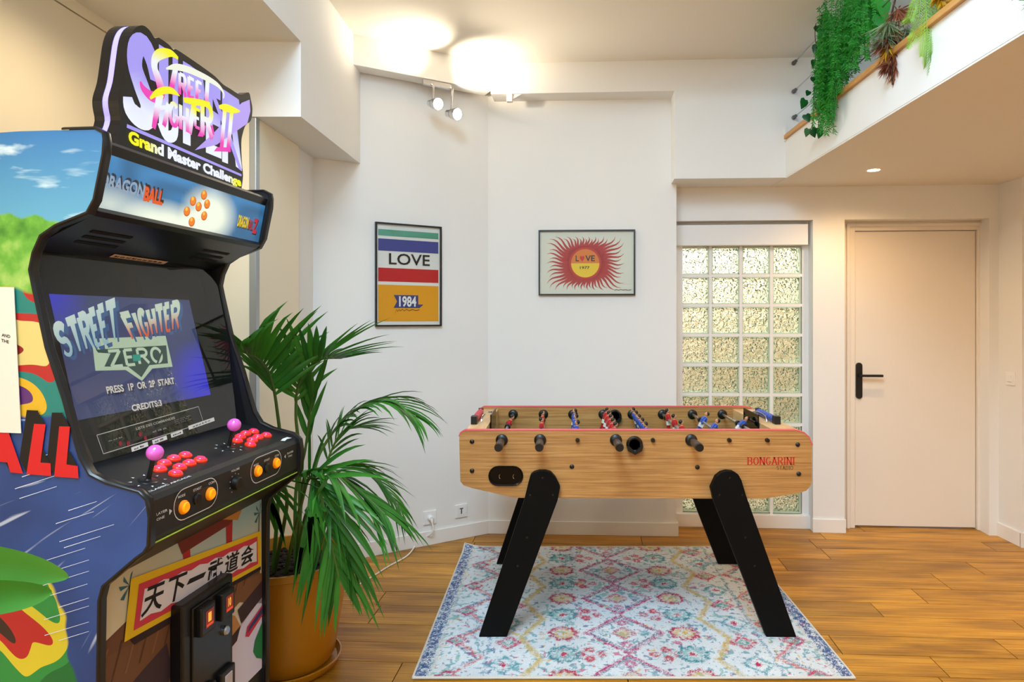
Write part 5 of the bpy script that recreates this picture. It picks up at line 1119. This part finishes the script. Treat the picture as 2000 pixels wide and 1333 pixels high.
# dark ivy trailing at the left end
iv = thing('trailing_ivy', 'dark trailing ivy with heart-shaped leaves at the far end of the railing', 'hanging plant', (1.40, 3.5, 2.505)); o3 = Vector((1.40, 3.5, 2.505))
def heart(L): return [(0, 0), (.25*L, -.12*L), (.48*L, .08*L), (.42*L, .42*L), (.18*L, .8*L), (0, L*1.05), (-.18*L, .8*L), (-.42*L, .42*L), (-.48*L, .08*L), (-.25*L, -.12*L)]
stems = [[at(1606, -20, 3.52), at(1592, 60, 3.5), at(1598, 120, 3.48), at(1590, 175, 3.47), at(1589, 230, 3.46), at(1583, 255, 3.45)], [at(1612, -20, 3.4), at(1600, 80, 3.40), at(1604, 160, 3.38), at(1600, 220, 3.38), at(1598, 252, 3.36)]]
for sp_2 in stems:
    q = smooth_path([v-o3 for v in sp_2], 6); MB().tube(q, .002, 5).build('stem', M_twig, iv, True)
ivp = None
for px, py, Y, s_ in ((1592, 15, 3.5, .055), (1597, 50, 3.5, .05), (1602, 30, 3.45, .045), (1595, 88, 3.48, .045), (1604, 100, 3.44, .042), (1590, 118, 3.48, .04), (1598, 140, 3.46, .042), (1606, 75, 3.4, .05), (1588, 150, 3.47, .034), (1602, 165, 3.42, .04), (1580, 178, 3.47, .034), (1573, 195, 3.46, .055), (1574, 224, 3.46, .048), (1579, 252, 3.44, .042), (1587, 255, 3.42, .040), (1594, 250, 3.42, .045), (1603, 254, 3.40, .052), (1597, 200, 3.42, .04), (1610, 20, 3.4, .05), (1612, 55, 3.4, .045)):
    if ivp is None:
        h_ = heart(1.0); vs = [(a, b, .10*abs(a)) for a, b in h_]+[(0, .45, -.05)]; ivp = MB().add(vs, [[i, (i+1) % 10, 10] for i in range(10)]).build('leaf', M_ivy, iv, True, 60); o = ivp
    else: o = dup(ivp, iv)
    o.location = at(px, py, Y)-o3; o.scale = (s_, s_, s_); o.rotation_euler = (R.uniform(-1.9, -1.2), R.uniform(-.5, .5), R.uniform(-.5, .5))
# broad leaves between
bl = thing('broad_leaf_vine', 'green broad-leaved vine beside the rusty tufted plant on the mezzanine', 'hanging plant', (1.4, 2.95, 2.505)); o3 = Vector((1.4, 2.95, 2.505)); blp = None
for px, py, Y, s_ in ((1692, 20, 2.98, .09), (1703, 40, 2.95, .10), (1712, 15, 2.92, .09), (1698, 62, 2.95, .07), (1718, 48, 2.9, .08), (1728, 22, 2.88, .08), (1708, -5, 2.93, .10), (1685, 0, 3.0, .08), (1730, 70, 2.86, .05)):
    if blp is None: blp = MB().add([(a, b, .10*abs(a)) for a, b in heart(1.0)]+[(0, .45, -.05)], [[i, (i+1) % 10, 10] for i in range(10)]).build('leaf', M_fern, bl, True, 60); o = blp
    else: o = dup(blp, bl)
    o.location = at(px, py-20, Y)-o3; o.scale = (s_, s_, s_); o.rotation_euler = (R.uniform(-1.9, -1.2), R.uniform(-.5, .5), R.uniform(-.5, .5))
q = smooth_path([at(1715, -60, 2.9)-o3, at(1712, -10, 2.92)-o3, at(1705, 30, 2.95)-o3, at(1728, 75, 2.86)-o3]); MB().tube(q, .002, 5).build('stem', M_twig, bl, True)
# rusty tufts
rt = thing('rusty_tufted_plant', 'hanging plant with rust-brown and grey-green spiky tufts', 'hanging plant', (1.38, 2.7, 2.505)); o3 = Vector((1.38, 2.7, 2.505))
def tuft(c, r_, n, ax, spread, Mt, nm='tuft'):
    m_ = MB(); ax = Vector(ax).normalized()
    for i in range(n):
        d = (ax+rnd()*spread).normalized(); leafy(m_, c-o3+rnd()*.008, d, rnd(), r_*R.uniform(.7, 1.15), .007)
    m_.build(nm, Mt, rt)['kind'] = 'stuff'
yq = 2.70
for px, py, r_, n, ax, spr, Mt in ((1735, 45, .11, 110, (0, 0, -1), .9, M_teal), (1728, 70, .09, 80, (-.2, 0, -1), .9, M_teal), (1745, 62, .07, 80, (0, 0, -1), .9, M_rust), (1752, 20, .10, 70, (.2, 0, -.5), 1, M_rust), (1738, 78, .09, 90, (-.6, 0, -.6), .6, M_rust), (1757, 85, .08, 90, (.2, 0, -1), .8, M_rust), (1745, 100, .08, 90, (0, 0, -1), .7, M_rust), (1735, 125, .06, 60, (-.4, 0, -1), .7, M_rust), (1748, 120, .09, 110, (.2, 0, -1), .6, M_rust), (1750, 140, .06, 70, (0, 0, -1), .5, M_rust), (1772, 55, .10, 70, (.1, 0, -1), .8, M_teal), (1735, 90, .08, 45, (0, 0, -1), .7, M_ochre)): tuft(at(px, py, yq), r_, n, ax, spr, Mt)
q = smooth_path([at(1760, -40, yq)-o3, at(1740, 40, yq)-o3, at(1752, 90, yq)-o3, at(1742, 140, yq)-o3, at(1744, 165, yq)-o3]); MB().tube(q, .004, 6).build('stem', M_twig, rt, True)
# lime fern at the right
lf = thing('lime_fern', 'yellow-green fern with long drooping fronds at the right of the planters', 'hanging plant', (1.38, 2.45, 2.505)); o3 = Vector((1.38, 2.45, 2.505))
for pth in ([(1800, -20), (1795, 30), (1785, 70), (1772, 95)], [(1805, -20), (1806, 40), (1803, 80), (1800, 110)], [(1812, -20), (1818, 50), (1818, 110), (1817, 160)], [(1822, -20), (1830, 30), (1834, 70), (1836, 95)], [(1815, -20), (1824, 40), (1829, 75), (1831, 98)], [(1790, -20), (1785, 10), (1778, 32), (1770, 45)], [(1818, -20), (1833, 10), (1842, 30), (1846, 50)], [(1806, -20), (1811, 60), (1810, 100), (1808, 130)]):
    q = smooth_path([at(px, py, 2.42+.06*R.random())-o3 for px, py in pth], 12); m_ = MB(); n = len(q)
    for i in range(n-1):
        t = (q[i+1]-q[i]).normalized(); sd = t.cross(Vector((0, -1, .1))).normalized(); L = .038*math.sin(PI*(.12+.8*i/n))*R.uniform(.9, 1.1)
        for k in (0,):
            for sg in (1, -1): leafy(m_, q[i].lerp(q[i+1], k), (t*.75+sd*sg*.75+Vector((0, -.15, 0))).normalized(), Vector((0, -1, 0)), L, .0032)
    m_.tube(q, .0016, 5); m_.build('frond', M_lime, lf)
m_ = MB()
for i in range(40): leafy(m_, at(R.uniform(1830, 1860), R.uniform(-25, 5), 2.40)-o3, (rnd()*.8+Vector((0, 0, -.6))).normalized(), rnd(), .06, .02)
m_.build('ochre_leaves', M_ochre, lf)['kind'] = 'stuff'
# tips of one more fern at the right edge
ff = thing('fern_tips', 'tips of a green fern at the far right edge of the mezzanine', 'hanging plant', (1.37, 1.9, 2.505)); o3 = Vector((1.37, 1.9, 2.505)); m_ = MB()
for i in range(60): leafy(m_, at(R.uniform(1998, 2060), R.uniform(-60, 2), 1.88)-o3, (rnd()*.8+Vector((-.3, 0, -.3))).normalized(), rnd(), .05, .012)
m_.build('foliage', M_fern, ff)['kind'] = 'stuff'

# ------------------------------------------------------------------ broad green leaves reaching in at the lower left, from a plant beside the camera
fg = thing('leafy_houseplant', 'broad green plant leaves reaching in at the lower left, in front of the cabinet', 'plant', (-1.15, 0.62, 0)); o3 = Vector((-1.15, 0.62, 0))
MB().lathe([(.0001, 0), (.11, 0), (.15, .26), (.155, .27), (.145, .27), (.135, .24), (.0001, .24)], (0, 0, 0), 32).build('pot', mat('white_pot', 'dcd8d0', .4), fg, True)
def big_leaf(pts, W, nm='leaf'):
    q = smooth_path([Vector(p)-o3 for p in pts], 8); n = len(q); vs, fs = [], []
    for i, p in enumerate(q):
        f_ = i/(n-1); t = (q[min(i+1, n-1)]-q[max(i-1, 0)]).normalized(); sd = t.cross(Vector((.15, -1, .25))).normalized(); ww = W*(math.sin(PI*min(1, f_*.94+.06))**.75)*(1-.25*f_); nn = sd.cross(t)
        vs += [p-sd*ww/2+nn*ww*.10, p-sd*ww*.25-nn*ww*.02, p-nn*ww*.05, p+sd*ww*.25-nn*ww*.02, p+sd*ww/2+nn*ww*.10]
    for i in range(n-1): fs += [[i*5+k, i*5+k+1, (i+1)*5+k+1, (i+1)*5+k] for k in range(4)]
    MB().add(vs, fs).build(nm, M_fore, fg, True, 80)
def gp3(px, py, Y): return at(px, py, Y)
big_leaf([gp3(-230, 1065, .74), gp3(-110, 1085, .78), gp3(0, 1105, .82), gp3(80, 1118, .85), gp3(134, 1129, .87)], .052)
big_leaf([gp3(-260, 1180, .72), gp3(-120, 1172, .76), gp3(-20, 1168, .80), gp3(60, 1163, .83), gp3(102, 1158, .85)], .048)
for a in (0.4, 1.4, 2.4, 3.3, 4.2, 5.2):
    b = o3+Vector((0, 0, .95)); big_leaf([b, b+Vector((-.12+.1*math.cos(a), .08*math.sin(a), .14)), b+Vector((-.22+.16*math.cos(a), .16*math.sin(a), .16)), b+Vector((-.30+.2*math.cos(a), .22*math.sin(a), .04))], .06)
MB().tube([(0, 0, .22), (.01, 0, .6), (0, 0, .96)], [.012, .010, .006], 8).build('stem', M_palmstem, fg, True)
b = gp3(-230, 1065, .74)-o3; MB().tube([(0, 0, .9), b], [.005, .004], 6).build('leaf_stalk', M_palmstem, fg, True)
b = gp3(-260, 1180, .72)-o3; MB().tube([(0, 0, .8), b], [.005, .004], 6).build('leaf_stalk', M_palmstem, fg, True)
